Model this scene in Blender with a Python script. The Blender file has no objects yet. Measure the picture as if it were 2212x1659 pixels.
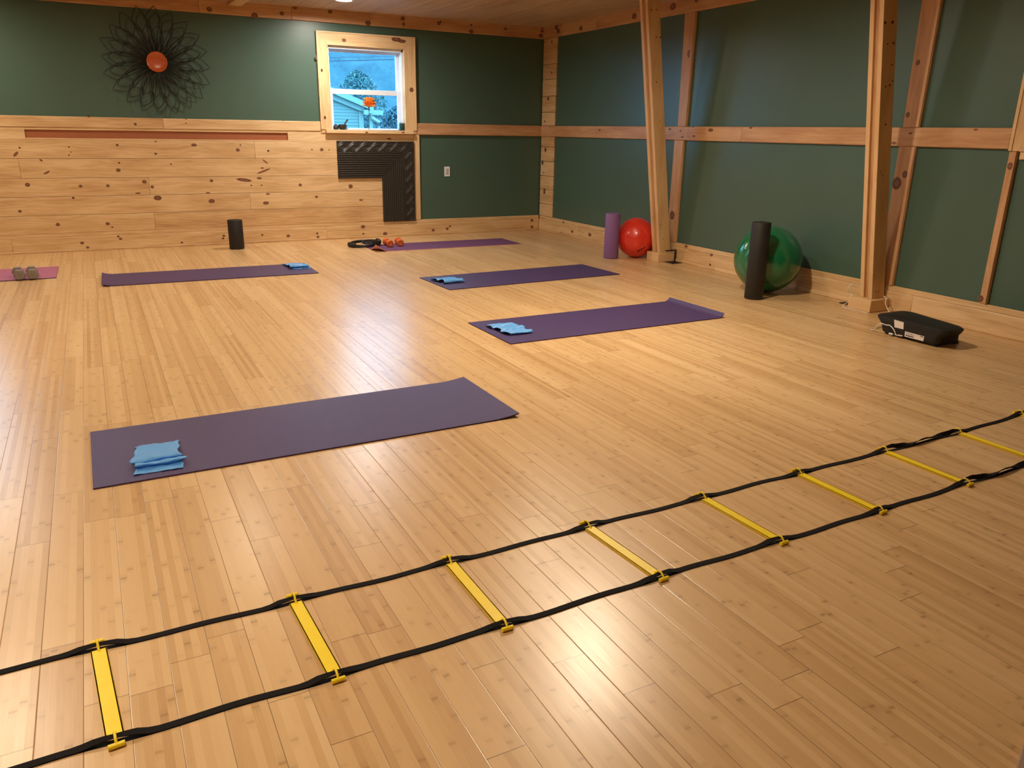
import bpy, bmesh, math, random
from mathutils import Vector, Matrix
random.seed(7)
S = bpy.context.scene
C = S.collection
R_ = math.radians

# ------------------------------------------------------------------ camera
W, H = 2212, 1659
F_PX, TILT, ROLL, CAM_H, YAW = 1685.84, 0.31351, 0.016777, 1.2455, 0.48567
X0, Y0 = 5.2135, 9.1835            # faces of the timber trim on the right and back walls
fw = Vector((math.sin(YAW)*math.cos(TILT), math.cos(YAW)*math.cos(TILT), -math.sin(TILT)))
r0 = Vector((math.cos(YAW), -math.sin(YAW), 0)); u0 = r0.cross(fw)
rt = math.cos(ROLL)*r0 + math.sin(ROLL)*u0
up = -math.sin(ROLL)*r0 + math.cos(ROLL)*u0
cd = bpy.data.cameras.new('camera'); cam = bpy.data.objects.new('camera', cd); C.objects.link(cam)
cd.sensor_width = 36; cd.lens = F_PX*36/W; cd.clip_start = .02; cd.clip_end = 400
M = Matrix((rt, up, -fw)).transposed().to_4x4(); M.translation = (0, 0, CAM_H)
cam.matrix_world = M; S.camera = cam

def ray(px, py): return fw*F_PX + rt*(px-W/2) - up*(py-H/2)
def onZ(px, py, z=0.):
    d = ray(px, py); return Vector((0, 0, CAM_H)) + d*((z-CAM_H)/d.z)
def onY(px, py, y=Y0):
    d = ray(px, py); return Vector((0, 0, CAM_H)) + d*(y/d.y)
def onX(px, py, x=X0):
    d = ray(px, py); return Vector((0, 0, CAM_H)) + d*(x/d.x)

# ------------------------------------------------------------------ mesh helpers
class MB:
    def __init__(s): s.v=[]; s.f=[]; s.uv=[]; s.t=[]; s.m=[]
    def add(s, vs, fs, uvf=None, tint=.5, mat=0):
        b=len(s.v); s.v += [tuple(v) for v in vs]
        for f in fs:
            s.f.append([b+i for i in f])
            s.uv.append([uvf(vs[i]) if uvf else (vs[i][0], vs[i][1]) for i in f])
            s.t.append(tint); s.m.append(mat)
        return s
    def box(s, x0, x1, y0, y1, z0, z1, axis=None, tint=None, mat=0):
        if tint is None: tint=random.random()
        vs=[(x,y,z) for z in (z0,z1) for y in (y0,y1) for x in (x0,x1)]
        fs=[(0,2,3,1),(4,5,7,6),(0,1,5,4),(2,6,7,3),(0,4,6,2),(1,3,7,5)]
        d=(x1-x0,y1-y0,z1-z0); a=axis if axis is not None else d.index(max(d)); o=random.random()*50
        oth=[i for i in range(3) if i!=a]
        return s.add(vs, fs, lambda p:(p[a]+o*1.3, p[oth[0]]+p[oth[1]]+o), tint, mat)
    def hexa(s, vs, axis=2, tint=None, mat=0):
        if tint is None: tint=random.random()
        fs=[(0,2,3,1),(4,5,7,6),(0,1,5,4),(2,6,7,3),(0,4,6,2),(1,3,7,5)]; o=random.random()*50
        oth=[i for i in range(3) if i!=axis]
        return s.add(vs, fs, lambda p:(p[axis]+o, p[oth[0]]+p[oth[1]]+o), tint, mat)
    def lathe(s, prof, seg=32, c=(0,0,0), mat=0, cap=True):
        vs=[]; fs=[]
        for (r,z) in prof:
            for k in range(seg):
                a=2*math.pi*k/seg; vs.append((c[0]+r*math.cos(a), c[1]+r*math.sin(a), c[2]+z))
        n=len(prof)
        for i in range(n-1):
            for k in range(seg):
                k2=(k+1)%seg; fs.append((i*seg+k, i*seg+k2, (i+1)*seg+k2, (i+1)*seg+k))
        if cap:
            fs.append(tuple(reversed(range(seg)))); fs.append(tuple((n-1)*seg+k for k in range(seg)))
        return s.add(vs, fs, None, .5, mat)
    def tube(s, pts, r, seg=8, closed=False, mat=0, flat=None):
        pts=[Vector(p) for p in pts]; n=len(pts); vs=[]; fs=[]
        ref=Vector((0,0,1))
        for i,p in enumerate(pts):
            if closed: t=pts[(i+1)%n]-pts[i-1]
            else: t=pts[min(i+1,n-1)]-pts[max(i-1,0)]
            if t.length<1e-9: t=Vector((1,0,0))
            t.normalize(); rr=ref if abs(t.dot(ref))<.95 else Vector((0,1,0))
            a=t.cross(rr).normalized(); b=a.cross(t).normalized()
            ri=r[i] if isinstance(r,(list,tuple)) else r
            fx,fy=flat if flat else (1,1)
            for k in range(seg):
                an=2*math.pi*k/seg; vs.append(tuple(p+a*(math.cos(an)*ri*fx)+b*(math.sin(an)*ri*fy)))
        m=n if closed else n-1
        for i in range(m):
            j=(i+1)%n
            for k in range(seg):
                k2=(k+1)%seg; fs.append((i*seg+k, j*seg+k, j*seg+k2, i*seg+k2))
        if not closed:
            fs.append(tuple(range(seg))); fs.append(tuple((n-1)*seg+k for k in reversed(range(seg))))
        return s.add(vs, fs, None, .5, mat)
    def grid(s, fn, nu, nv, mat=0, uvf=None):
        vs=[fn(i/nu, j/nv) for j in range(nv+1) for i in range(nu+1)]
        fs=[(j*(nu+1)+i, j*(nu+1)+i+1, (j+1)*(nu+1)+i+1, (j+1)*(nu+1)+i) for j in range(nv) for i in range(nu)]
        return s.add(vs, fs, uvf, .5, mat)
    def prism(s, pts, z0, z1, mat=0, tint=.5, axis='z'):
        n=len(pts)
        def P(p,z): return (p[0],p[1],z) if axis=='z' else (p[0],z,p[1]) if axis=='y' else (z,p[0],p[1])
        vs=[P(p,z0) for p in pts]+[P(p,z1) for p in pts]
        fs=[tuple(reversed(range(n))), tuple(range(n,2*n))]+[(i,(i+1)%n,n+(i+1)%n,n+i) for i in range(n)]
        return s.add(vs, fs, lambda p:(p[0]+p[1], p[2]), tint, mat)

def obj(name, mb, mats, parent=None, bevel=0, smooth=True, angle=35, sub=0, solid=0, loc=None, rot=None, bseg=2):
    me=bpy.data.meshes.new(name); me.from_pydata(mb.v, [], mb.f)
    uvl=me.uv_layers.new(name='UVMap'); k=0
    flat=[]
    for u in mb.uv:
        for c in u: flat += [c[0], c[1]]
    uvl.data.foreach_set('uv', flat)
    at=me.attributes.new('tint','FLOAT','FACE'); at.data.foreach_set('value', mb.t)
    if not isinstance(mats,(list,tuple)): mats=[mats]
    for m in mats: me.materials.append(m)
    me.polygons.foreach_set('material_index', mb.m)
    me.validate(); me.update()
    bm=bmesh.new(); bm.from_mesh(me); bmesh.ops.recalc_face_normals(bm, faces=bm.faces); bm.to_mesh(me); bm.free()
    if smooth:
        me.shade_smooth()
        try: me.set_sharp_from_angle(angle=R_(angle))
        except Exception: pass
    o=bpy.data.objects.new(name, me); C.objects.link(o)
    if parent: o.parent=parent
    if loc: o.location=loc
    if rot: o.rotation_euler=rot
    if solid:
        md=o.modifiers.new('solid','SOLIDIFY'); md.thickness=solid; md.offset=0
    if bevel:
        md=o.modifiers.new('bevel','BEVEL'); md.width=bevel; md.segments=bseg; md.limit_method='ANGLE'; md.angle_limit=R_(40)
        if hasattr(md,'harden_normals'): md.harden_normals=False
    if sub:
        md=o.modifiers.new('sub','SUBSURF'); md.levels=sub; md.render_levels=sub
    return o
def tag(o, label=None, cat=None, group=None, kind=None):
    if label: o['label']=label
    if cat: o['category']=cat
    if group: o['group']=group
    if kind: o['kind']=kind
    return o
def empty(name, loc=(0,0,0), rz=0):
    o=bpy.data.objects.new(name, None); C.objects.link(o); o.location=loc; o.rotation_euler=(0,0,rz)
    o.empty_display_size=.1; return o
def copy_tree(o, parent=None):
    c=o.copy(); C.objects.link(c)
    if parent: c.parent=parent
    for ch in list(o.children): copy_tree(ch, c)
    return c
def structure(name, *a, **k):
    o=obj(name, *a, **k); o['kind']='structure'; return o

# ------------------------------------------------------------------ material helpers
class NT:
    def __init__(s, name):
        s.m=bpy.data.materials.new(name); s.m.use_nodes=True; s.n=s.m.node_tree; s.n.nodes.clear()
        s.out=s.N('ShaderNodeOutputMaterial'); s.b=s.N('ShaderNodeBsdfPrincipled'); s.L(s.b.outputs[0], s.out.inputs[0])
    def N(s, t, **k):
        n=s.n.nodes.new(t)
        for a,v in k.items(): setattr(n,a,v)
        return n
    def L(s, a, b): s.n.links.new(a, b)
    def put(s, sock, v):
        if hasattr(v,'is_output') or isinstance(v, bpy.types.NodeSocket): s.L(v, sock)
        elif v is not None: sock.default_value=v
    def math(s, op, a, b=None, c=None, clamp=False):
        n=s.N('ShaderNodeMath', operation=op, use_clamp=clamp)
        for i,v in enumerate((a,b,c)):
            if v is not None: s.put(n.inputs[i], v)
        return n.outputs[0]
    def mix(s, f, a, b, typ='MIX'):
        n=s.N('ShaderNodeMix', data_type='RGBA', blend_type=typ); s.put(n.inputs[0], f)
        for i,v in ((6,a),(7,b)): s.put(n.inputs[i], (*v,1) if isinstance(v,tuple) and len(v)==3 else v)
        return n.outputs[2]
    def noise(s, vec, scale=5, detail=3, rough=.5, dim='3D'):
        n=s.N('ShaderNodeTexNoise', noise_dimensions=dim); s.put(n.inputs['Vector'], vec)
        n.inputs['Scale'].default_value=scale; n.inputs['Detail'].default_value=detail; n.inputs['Roughness'].default_value=rough
        return n.outputs[0]
    def white(s, x, y=None):
        n=s.N('ShaderNodeTexWhiteNoise', noise_dimensions='2D'); c=s.N('ShaderNodeCombineXYZ')
        s.put(c.inputs[0], x); s.put(c.inputs[1], y if y is not None else 3.7); s.L(c.outputs[0], n.inputs['Vector']); return n.outputs[0]
    def comb(s, x, y, z=0.):
        c=s.N('ShaderNodeCombineXYZ'); s.put(c.inputs[0],x); s.put(c.inputs[1],y); s.put(c.inputs[2],z); return c.outputs[0]
    def uv(s):
        n=s.N('ShaderNodeUVMap'); sp=s.N('ShaderNodeSeparateXYZ'); s.L(n.outputs[0], sp.inputs[0]); return sp.outputs[0], sp.outputs[1]
    def objc(s):
        return s.N('ShaderNodeTexCoord').outputs['Object']
    def ramp(s, f, stops):
        n=s.N('ShaderNodeValToRGB'); s.put(n.inputs[0], f); e=n.color_ramp.elements
        e[0].position, e[0].color = stops[0][0], (*stops[0][1],1)
        e[1].position, e[1].color = stops[-1][0], (*stops[-1][1],1)
        for p,c in stops[1:-1]:
            x=e.new(p); x.color=(*c,1)
        return n.outputs[0]
    def bump(s, h, strength=.3, dist=.002):
        n=s.N('ShaderNodeBump'); n.inputs['Strength'].default_value=strength; n.inputs['Distance'].default_value=dist
        s.L(h, n.inputs['Height']); s.L(n.outputs[0], s.b.inputs['Normal'])
    def set(s, color=None, rough=.5, spec=.5, metal=0, **k):
        if color is not None: s.put(s.b.inputs['Base Color'], (*color,1) if isinstance(color,tuple) else color)
        s.put(s.b.inputs['Roughness'], rough); s.put(s.b.inputs['Specular IOR Level'], spec); s.put(s.b.inputs['Metallic'], metal)
        for a,v in k.items(): s.put(s.b.inputs[a], v)
        return s.m

def plain(name, color, rough=.5, var=.06, scale=60, spec=.5, bump=.0, **k):
    t=NT(name); n=t.noise(t.objc(), scale, 4)
    c=t.mix(n, tuple(x*(1-var*2) for x in color), tuple(min(1,x*(1+var*2)) for x in color))
    if bump: t.bump(n, bump, .001)
    return t.set(c, rough, spec, **k)

def pine(name, light, mid, dark, rough=.42, contrast=1.):
    t=NT(name); u,v=t.uv()
    at=t.N('ShaderNodeAttribute', attribute_name='tint')
    tint=at.outputs['Fac']
    warp=t.noise(t.comb(t.math('MULTIPLY',u,1.1), t.math('MULTIPLY',v,6.)), 1.6, 3)
    rings=t.math('SINE', t.math('MULTIPLY', t.math('ADD', t.math('MULTIPLY',v,1.), t.math('MULTIPLY',warp,.16)), 190.))
    streak=t.noise(t.comb(t.math('MULTIPLY',u,2.2), t.math('MULTIPLY',v,60.)), 2., 4)
    blot=t.noise(t.comb(t.math('MULTIPLY',u,1.5), t.math('MULTIPLY',v,9.)), 1.3, 3, .55)
    f=t.math('ADD', t.math('MULTIPLY', t.math('ADD',rings,1.), .07*contrast), t.math('MULTIPLY', streak, .35*contrast))
    f=t.math('ADD', f, t.math('MULTIPLY', t.math('SUBTRACT', blot,.5), 1.5))
    f=t.math('ADD', f, t.math('MULTIPLY', t.math('SUBTRACT', tint,.5), .55), clamp=True)
    c=t.ramp(f, [(0.,light),(.45,mid),(1.,dark)])
    t.bump(streak, .08, .001)
    return t.set(c, rough, .4)

def floor_mat():
    t=NT('bamboo_flooring'); u,v=t.uv(); w=.0927
    px=t.math('DIVIDE', t.math('ADD',u,.2607+w*40), w); i=t.math('FLOOR',px); fx=t.math('FRACT',px)
    r1=t.white(i); py=t.math('ADD', t.math('DIVIDE', v, .96), t.math('MULTIPLY', r1, 7.3)); j=t.math('FLOOR',py); fy=t.math('FRACT',py)
    plank=t.white(i, t.math('ADD', j, .37))
    s=t.math('FLOOR', t.math('MULTIPLY', px, 5.))
    strip=t.white(s, t.math('ADD', t.math('MULTIPLY', j,1.7), .11)); strip2=t.white(s, 9.1)
    # culm nodes: short dark dashes across every strip
    def nodes(len_, seed, width):
        ky=t.math('ADD', t.math('DIVIDE', v, len_), t.math('MULTIPLY', t.white(s, seed), 11.))
        wob=t.noise(t.comb(t.math('MULTIPLY',u,70.),t.math('MULTIPLY',v,40.)), 1., 1)
        kk=t.math('ADD', t.math('FRACT', ky), t.math('MULTIPLY', t.math('SUBTRACT', wob,.5), .02))
        on=t.math('POWER', t.white(s, t.math('ADD', t.math('FLOOR', ky), seed)), 1.7)
        d=t.math('ABSOLUTE', t.math('SUBTRACT', kk, .5))
        band=t.math('SUBTRACT', 1., t.math('DIVIDE', d, width), clamp=True)
        return t.math('MULTIPLY', t.math('POWER', band, .7), on)
    sxf=t.math('ABSOLUTE', t.math('SUBTRACT', t.math('FRACT', t.math('MULTIPLY',px,5.)), .5))
    inner=t.math('SUBTRACT', 1., t.math('MULTIPLY', t.math('SUBTRACT', sxf, .38, clamp=True), 8.), clamp=True)
    kn=t.math('MULTIPLY', nodes(.235, 2.3, .026), inner)
    soft=t.math('MULTIPLY', nodes(.235, 2.3, .12), inner)
    grain=t.noise(t.comb(t.math('MULTIPLY',u,420.), t.math('MULTIPLY',v,7.)), 1., 3)
    large=t.noise(t.comb(t.math('MULTIPLY',u,9.), t.math('MULTIPLY',v,1.6)), 1., 3)
    f=t.math('ADD', t.math('MULTIPLY', strip,.36), t.math('MULTIPLY', plank,.30))
    f=t.math('ADD', f, t.math('MULTIPLY', strip2,.06))
    f=t.math('ADD', f, t.math('MULTIPLY', grain,.30)); f=t.math('ADD', f, t.math('MULTIPLY', large,.18), clamp=True)
    c=t.ramp(f, [(.14,FL[0]),(.54,FL[1]),(.98,FL[2])])
    kv=t.noise(t.comb(u,v),14.,2)
    c=t.mix(t.math('MULTIPLY', kn, t.math('ADD',.14,t.math('MULTIPLY',kv,.80)), clamp=True), c, (.27,.135,.05))
    c=t.mix(t.math('MULTIPLY', soft,.22), c, (.24,.12,.04))
    gx=t.math('GREATER_THAN', t.math('ABSOLUTE', t.math('SUBTRACT', fx,.5)), .5-.0085)
    gy=t.math('GREATER_THAN', t.math('ABSOLUTE', t.math('SUBTRACT', fy,.5)), .5-.0009)
    strong=t.math('ADD', .30, t.math('MULTIPLY', t.white(i, 5.5), .6))
    g=t.math('MAXIMUM', t.math('MULTIPLY',gx,strong), t.math('MULTIPLY',gy,.85))
    c=t.mix(g, c, (.10,.045,.015))
    gb=t.math('MULTIPLY', t.math('SUBTRACT', t.math('ABSOLUTE', t.math('SUBTRACT', fx,.5)), .5-.02, clamp=True), -50.)
    t.bump(gb, .3, .0010)
    rough=t.math('ADD', .255, t.math('MULTIPLY', grain, .1))
    return t.set(c, rough, .62)

FL=((.74,.51,.275),(.66,.43,.21),(.50,.29,.125))
def wall_paint(name, col):
    t=NT(name); n=t.noise(t.objc(), 260, 3); n2=t.noise(t.objc(), 2.5, 3)
    c=t.mix(n2, tuple(x*.93 for x in col), tuple(x*1.07 for x in col)); t.bump(n, .12, .001)
    return t.set(c, .37, .5)
GREEN=wall_paint('green_wall_paint', (.066,.124,.096))
PINE=pine('pine_boards', (.76,.545,.305),(.63,.405,.20),(.42,.215,.09), contrast=1.35)
PINE_R=pine('pine_trim_amber', (.64,.39,.21),(.53,.29,.145),(.38,.175,.08), contrast=1.2)
PINE_P=pine('pine_post_pale', (.70,.47,.25),(.60,.37,.175),(.45,.25,.11), contrast=.6)
CEIL=pine('pine_ceiling', (.56,.40,.27),(.47,.32,.205),(.33,.20,.12))
def knot_mat(name, heart, ring, halo):
    t=NT(name); u,v=t.uv(); nz=t.noise(t.objc(), 45, 3)
    r=t.math('SQRT', t.math('ADD', t.math('MULTIPLY',u,u), t.math('MULTIPLY',v,v)))
    r=t.math('ADD', r, t.math('MULTIPLY', t.math('SUBTRACT', nz,.5), .22))
    c=t.ramp(r, [(0.,tuple(x*.7 for x in heart)),(.18,heart),(.40,heart),(.53,ring),(.62,ring),(.74,halo)])
    t.set(c,.45,.4); al=t.math('SUBTRACT', 1., t.math('DIVIDE', t.math('SUBTRACT', r,.58), .38), clamp=True)
    t.put(t.b.inputs['Alpha'], t.math('MINIMUM', al, 1.)); return t.m
KNOT=knot_mat('wood_knot_brown', (.25,.10,.055),(.10,.036,.018),(.38,.19,.085))
KNOTD=knot_mat('wood_knot_dark', (.11,.042,.022),(.07,.026,.014),(.34,.17,.075))
FLOOR=floor_mat()
def mat_rubber(name, top, rough=.62, ribs=True):
    t=NT(name); o=t.objc(); n=t.noise(o, 190, 3); n2=t.noise(o, 3, 2)
    c=t.mix(n, tuple(x*.82 for x in top), tuple(x*1.2 for x in top)); c=t.mix(t.math('MULTIPLY',n2,.25), c, tuple(x*1.35 for x in top))
    sp=t.N('ShaderNodeSeparateXYZ'); t.L(o, sp.inputs[0])
    rb=t.math('SINE', t.math('MULTIPLY', sp.outputs[0], 1500.)); rb2=t.math('SINE', t.math('MULTIPLY', sp.outputs[1], 1200.))
    t.bump(t.math('ADD', t.math('MULTIPLY',rb,.5), t.math('ADD', t.math('MULTIPLY',rb2,.3), n)), .35, .0015)
    return t.set(c, rough, .4)
PURPLE=mat_rubber('purple_mat_foam', (.060,.036,.118), .46)
PURPLE_W=mat_rubber('plum_mat_foam', (.135,.050,.125), .6)
PINKM=mat_rubber('pink_mat_foam', (.40,.125,.21), .6)
PINKU=mat_rubber('pink_mat_underside', (.55,.27,.27), .6)
BLACK=plain('black_plastic', (.012,.0115,.011), .42)
BLACKF=plain('black_foam', (.012,.0095,.008), .62, .2, 300, bump=.3)
WEB=plain('black_webbing', (.009,.007,.007), .85, .3, 400, bump=.4, spec=.2)
RUBBER=plain('black_rubber_relief', (.034,.029,.024), .38, .15, 120)
YEL=plain('yellow_plastic', (.96,.70,.018), .38, .03)
BLUE=plain('blue_latex', (.115,.37,.80), .42, .06, 90, **{'Subsurface Weight':.0})
WHITE=plain('white_vinyl', (.76,.80,.86), .35, .02)
GREY=plain('grey_hex_iron', (.23,.19,.165), .5, .12, 50)
ORANGE=plain('orange_vinyl', (.66,.135,.025), .42, .05)
BRONZE=plain('dark_bronze_wire', (.014,.013,.008), .6, .1)

# ------------------------------------------------------------------ world: blue daylight outside
wd=bpy.data.worlds.new('daylight'); S.world=wd; wd.use_nodes=True
bg=wd.node_tree.nodes['Background']; bg.inputs[0].default_value=(.17,.56,1.,1); bg.inputs[1].default_value=11.

# ------------------------------------------------------------------ room shell
XL, YF, ZC = -3.6, -2.2, 2.465
mb=MB(); mb.box(XL-.2, X0+.2, YF-.2, Y0+.2, -.12, 0, tint=.5)
fl=structure('floor', MB().box(XL-.2, X0+.2, YF-.2, Y0+.2, -.12, 0, tint=.5), FLOOR)
uvl=fl.data.uv_layers[0]
for p in fl.data.polygons:
    for li in p.loop_indices:
        co=fl.data.vertices[fl.data.loops[li].vertex_index].co; uvl.data[li].uv=(co.x, co.y)
# ceiling boards along the room's depth
mb=MB(); x=XL-.1; k=0
while x < X0+.1:
    w=.133; y=YF-.1-random.random()*2
    while y<Y0+.1:
        L=random.uniform(1.6,3.4); y0_=max(y,YF-.1); y1_=min(y+L,Y0+.1)
        if y1_-y0_>.05: mb.box(x, x+w, y0_, y1_, ZC+random.uniform(0,.002), ZC+.03, axis=1)
        y+=L
    x+=w
ce=structure('ceiling', mb, CEIL, bevel=.004)

def panel(mb, axis, pos, th, a0, a1, z0, z1):
    if axis=='y': mb.box(a0,a1,pos,pos+th,z0,z1,tint=.5)
    else: mb.box(pos,pos+th,a0,a1,z0,z1,tint=.5)
WX0, WX1, WZ0, WZ1 = 2.487, 3.368, 1.228, 2.112           # window_1 opening
V0, V1 = -1.95, -1.05                                      # window_2 opening, out of frame on the same wall
YG=Y0+.02; XG=X0+.02
mb=MB()
for a,b in ((XL-.2,V0),(V1,WX0),(WX1,XG+.2)): panel(mb,'y',YG,.16,a,b,0,ZC+.1)
for a,b in ((V0,V1),(WX0,WX1)):
    panel(mb,'y',YG,.16,a,b,0,WZ0); panel(mb,'y',YG,.16,a,b,WZ1,ZC+.1)
wall_back=structure('wall_back', mb, GREEN, smooth=False)
mb=MB(); mb.box(XG, XG+.16, YF-.2, YG, 0, ZC+.1, tint=.5)
structure('wall_right', mb, GREEN, smooth=False)
mb=MB(); mb.box(XL-.16,XL,YF-.2,YG,0,ZC+.1,tint=.5)
structure('wall_left', mb, GREEN, smooth=False)
mb=MB(); mb.box(XL-.16, XG+.16, YF-.16, YF, 0, ZC+.1, tint=.5)
structure('wall_front', mb, GREEN, smooth=False)

def knot(mb, plane, px, py, rx, ry=None, dark=False, pos=None, rot=0):
    """oval knot set flush in a board: centre at a photo point on the given wall plane"""
    ry = rx*.85 if ry is None else ry
    fn = onY if plane=='y' else onX
    pos = pos if pos is not None else (Y0 if plane=='y' else X0)
    c=fn(px,py,pos); sc=(c-Vector((0,0,CAM_H))).dot(fw)/F_PX
    a=rx*sc; b=ry*sc
    if plane=='x': a=a*1.35
    vs=[]; n=24; f=1.45; off=.0005+random.random()*.0004; ph=random.random()*6; uvs={}
    for k in range(n):
        an=2*math.pi*k/n
        dx=a*f*math.cos(an); dz=b*f*math.sin(an)
        dx,dz=dx*math.cos(rot)-dz*math.sin(rot), dx*math.sin(rot)+dz*math.cos(rot)
        q=(c.x+dx, pos-off, c.z+dz) if plane=='y' else (pos-off, c.y+dx, c.z+dz)
        vs.append(q); uvs[q]=(math.cos(an)*1.02, math.sin(an)*1.02)
    mb.add(vs, [tuple(range(n))], lambda p:uvs[p], .5, (2 if rx<2.6 or dark else 1))
WM=[PINE,KNOT,KNOTD]; WR=[PINE_R,KNOT,KNOTD]

# --- pine cladding of the lower back wall
sx=lambda px,py: onY(px,py).x
XE=3.468
rows=[(1.095,1.207),(.913,1.095),(.725,.913),(.547,.725),(.365,.547),(.185,.365)]
joints=[None,[sx(550,320)],[sx(42,360)],[sx(322,397)],[sx(540,430)],[sx(334,475)]]
SL0, SL1, SZ0, SZ1 = -.512, 1.99, 1.108, 1.184
mb=MB()
for r,(z0,z1) in enumerate(rows):
    if r==0:
        mb.box(XL, SL0, Y0, YG-.001, z0, z1, tint=.35); mb.box(SL1, XE, Y0, YG-.001, z0, z1, tint=.2)
        mb.box(SL0, SL1, Y0, YG-.001, SZ1, z1, axis=0, tint=.3); mb.box(SL0, SL1, Y0, YG-.001, z0, SZ0, axis=0, tint=.4)
        continue
    xs=[XL]+joints[r]+[XE]
    if r==2: xs=[XL]+joints[r]+[XE]
    tt={1:[.45,.35],2:[.6,.4],3:[.55,.38],4:[.42,.35],5:[.55,.78]}[r]
    for k in range(len(xs)-1):
        mb.box(xs[k]+.0008, xs[k+1]-.0008, Y0, YG-.004, z0+.0022, z1-.0005, axis=0, tint=tt[k])
K4=[(105,285,15,7,.8),(130,243,5),(458,292,4),(778,225,6),(1033,283,6),(1033,202,4),(1287,225,13,8),(1578,258,9),(1780,264,6),(2135,256,9),(790,343,5),(785,392,10),
(310,408,15,5,.5),(272,326,8,5,-.6),(1135,352,4),(183,489,11),(535,498,8),(716,496,8),(958,469,10),(1010,503,8),(1403,462,8),(1992,490,8),(1720,445,12,6),(1046,576,18,13),
(1405,597,14,11),(1765,610,14,9),(1778,550,10,5),(2100,569,7),(486,576,6),(132,665,8),(384,753,9),(715,747,9),(1620,457,36,9,-.12),(1668,493,4),(1736,492,4),(1740,378,8,4),(1760,335,16,4,-.7),(1750,398,34,5,.35),(915,545,12,4),(1380,542,9,4),(458,238,4),(470,272,3),(2070,255,4),(1595,225,4),(745,770,5,4)]
for k in K4:
    x,y=k[0]/3.072, 240+k[1]/3.072
    rx=k[2]*1.15/3.072; ry=(k[3]/3.072) if len(k)>3 else rx*.85; knot(mb,'y',x,y,rx,ry,rot=k[4] if len(k)>4 else 0)
for x,y,a,b in ((215,440,4,4),(535,985,14,12),(690,1190,12,5),(1110,275,14,5)):
    knot(mb,'y',680+x/6.9125,260+y/6.9125,a/3.072*.9,b/3.072*.9)
mb.box(XL,XE,YG-.005,YG-.001,.185,1.095,axis=0,tint=1.2)
clad=obj('plank_cladding', mb, WM, parent=wall_back, bevel=.0042)
clad['label']='knotty pine planks'
mb=MB(); mb.box(SL0,SL1,YG-.004,YG-.0005,SZ0,SZ1,tint=.5)
obj('recess_backing', mb, plain('rust_red_recess',(.36,.115,.045),.55,.05,30), parent=wall_back)

def rail(name, segs, mats=WR, bevel=.003, kn=()):
    mb=MB()
    for s in segs: mb.box(*s[:6], axis=s[6] if len(s)>6 else None, tint=s[7] if len(s)>7 else None)
    for k in kn: knot(mb,*k[:5],pos=k[5] if len(k)>5 else None)
    return structure(name, mb, mats, bevel=bevel)
jx=sx(352,265)
# chair rail, back wall left / right
mb=MB(); YR=Y0-.008
mb.box(XL, jx, YR, YG, 1.207, 1.312, axis=0, tint=.6); mb.box(jx, 2.36, YR, YG, 1.207, 1.312, axis=0, tint=.25); mb.box(2.36,2.413,YR,YG,1.185,1.2275,axis=0,tint=.3)
for k in ((898,87,6),(588,33,6),(1235,52,3),(1234,80,3),(1878,62,3)): knot(mb,'y',k[0]/3.072,240+k[1]/3.072,k[2]/2.4,pos=YR)
structure('trim_1', mb, WM, bevel=.006)
mb=MB(); mb.box(3.506, X0, YR, YG, 1.184, 1.315, axis=0, tint=.6); mb.box(3.456,3.506,YR,YG,1.184,1.2275,axis=0,tint=.3)
structure('trim_2', mb, WR, bevel=.008)
# chair rail, right wall
XR=X0-.008
mb=MB(); cuts=[YG,8.95,5.95,4.9,3.14]
for a,b,tn in ((YG,8.98,.2),(8.98,6.02,.75),(6.02,5.55,.15),(5.55,3.14,.6)): mb.box(XR, XG, b, a, 1.184, 1.315, axis=1, tint=tn)
for px,py,r in ((1295,281,3),(1447,279,3),(1497,274,2),(1470,283,2),(1474,296,3),(1499,294,3),(1535,281,5),(1622,276,3),(1967,288,3),(1931,309,4),(2108,280,3)): knot(mb,'x',px,py,r,r*.6,pos=XR)
structure('trim_3', mb, WR, bevel=.008)
# timber wall plates at the top of the walls
mb=MB(); YB=Y0-.006
for a,b,tn in ((XL,sx(430,26),.75),(sx(430,26),sx(630,42),.5),(sx(630,42),sx(800,57),.55),(sx(800,57),sx(872,62),.35),(sx(872,62),X0,.62)): mb.box(a,b,YB,YG,2.337,ZC+.02,axis=0,tint=tn)
for px,py,r in ((452,20,5),(609,29,4),(637,16,4),(713,25,4),(795,50,5),(870,40,4),(872,52,3),(948,50,4),(952,47,2),(1018,68,4),(1018,54,2),(1092,62,3),(550,34,6),(1172,59,3),(1171,67,3),(1168,77,4)): knot(mb,'y',px,py,r,pos=YB)
structure('trim_4', mb, WR, bevel=.007)
mb=MB(); XB=X0-.006
for a,b,tn in ((YG,8.75,.6),(8.75,8.0,.3),(8.0,5.0,.62),(5.0,1.4,.5),(1.4,YF,.6)): mb.box(XB,XG,b,a,2.337,ZC+.02,axis=1,tint=tn)
for px,py,r in ((1202,59,4),(1206,67,4),(1255,61,4),(1370,35,5),(1454,14,6),(1505,0,4)): knot(mb,'x',px,py,r,r,pos=XB)
structure('trim_5', mb, WR, bevel=.007)
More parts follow.
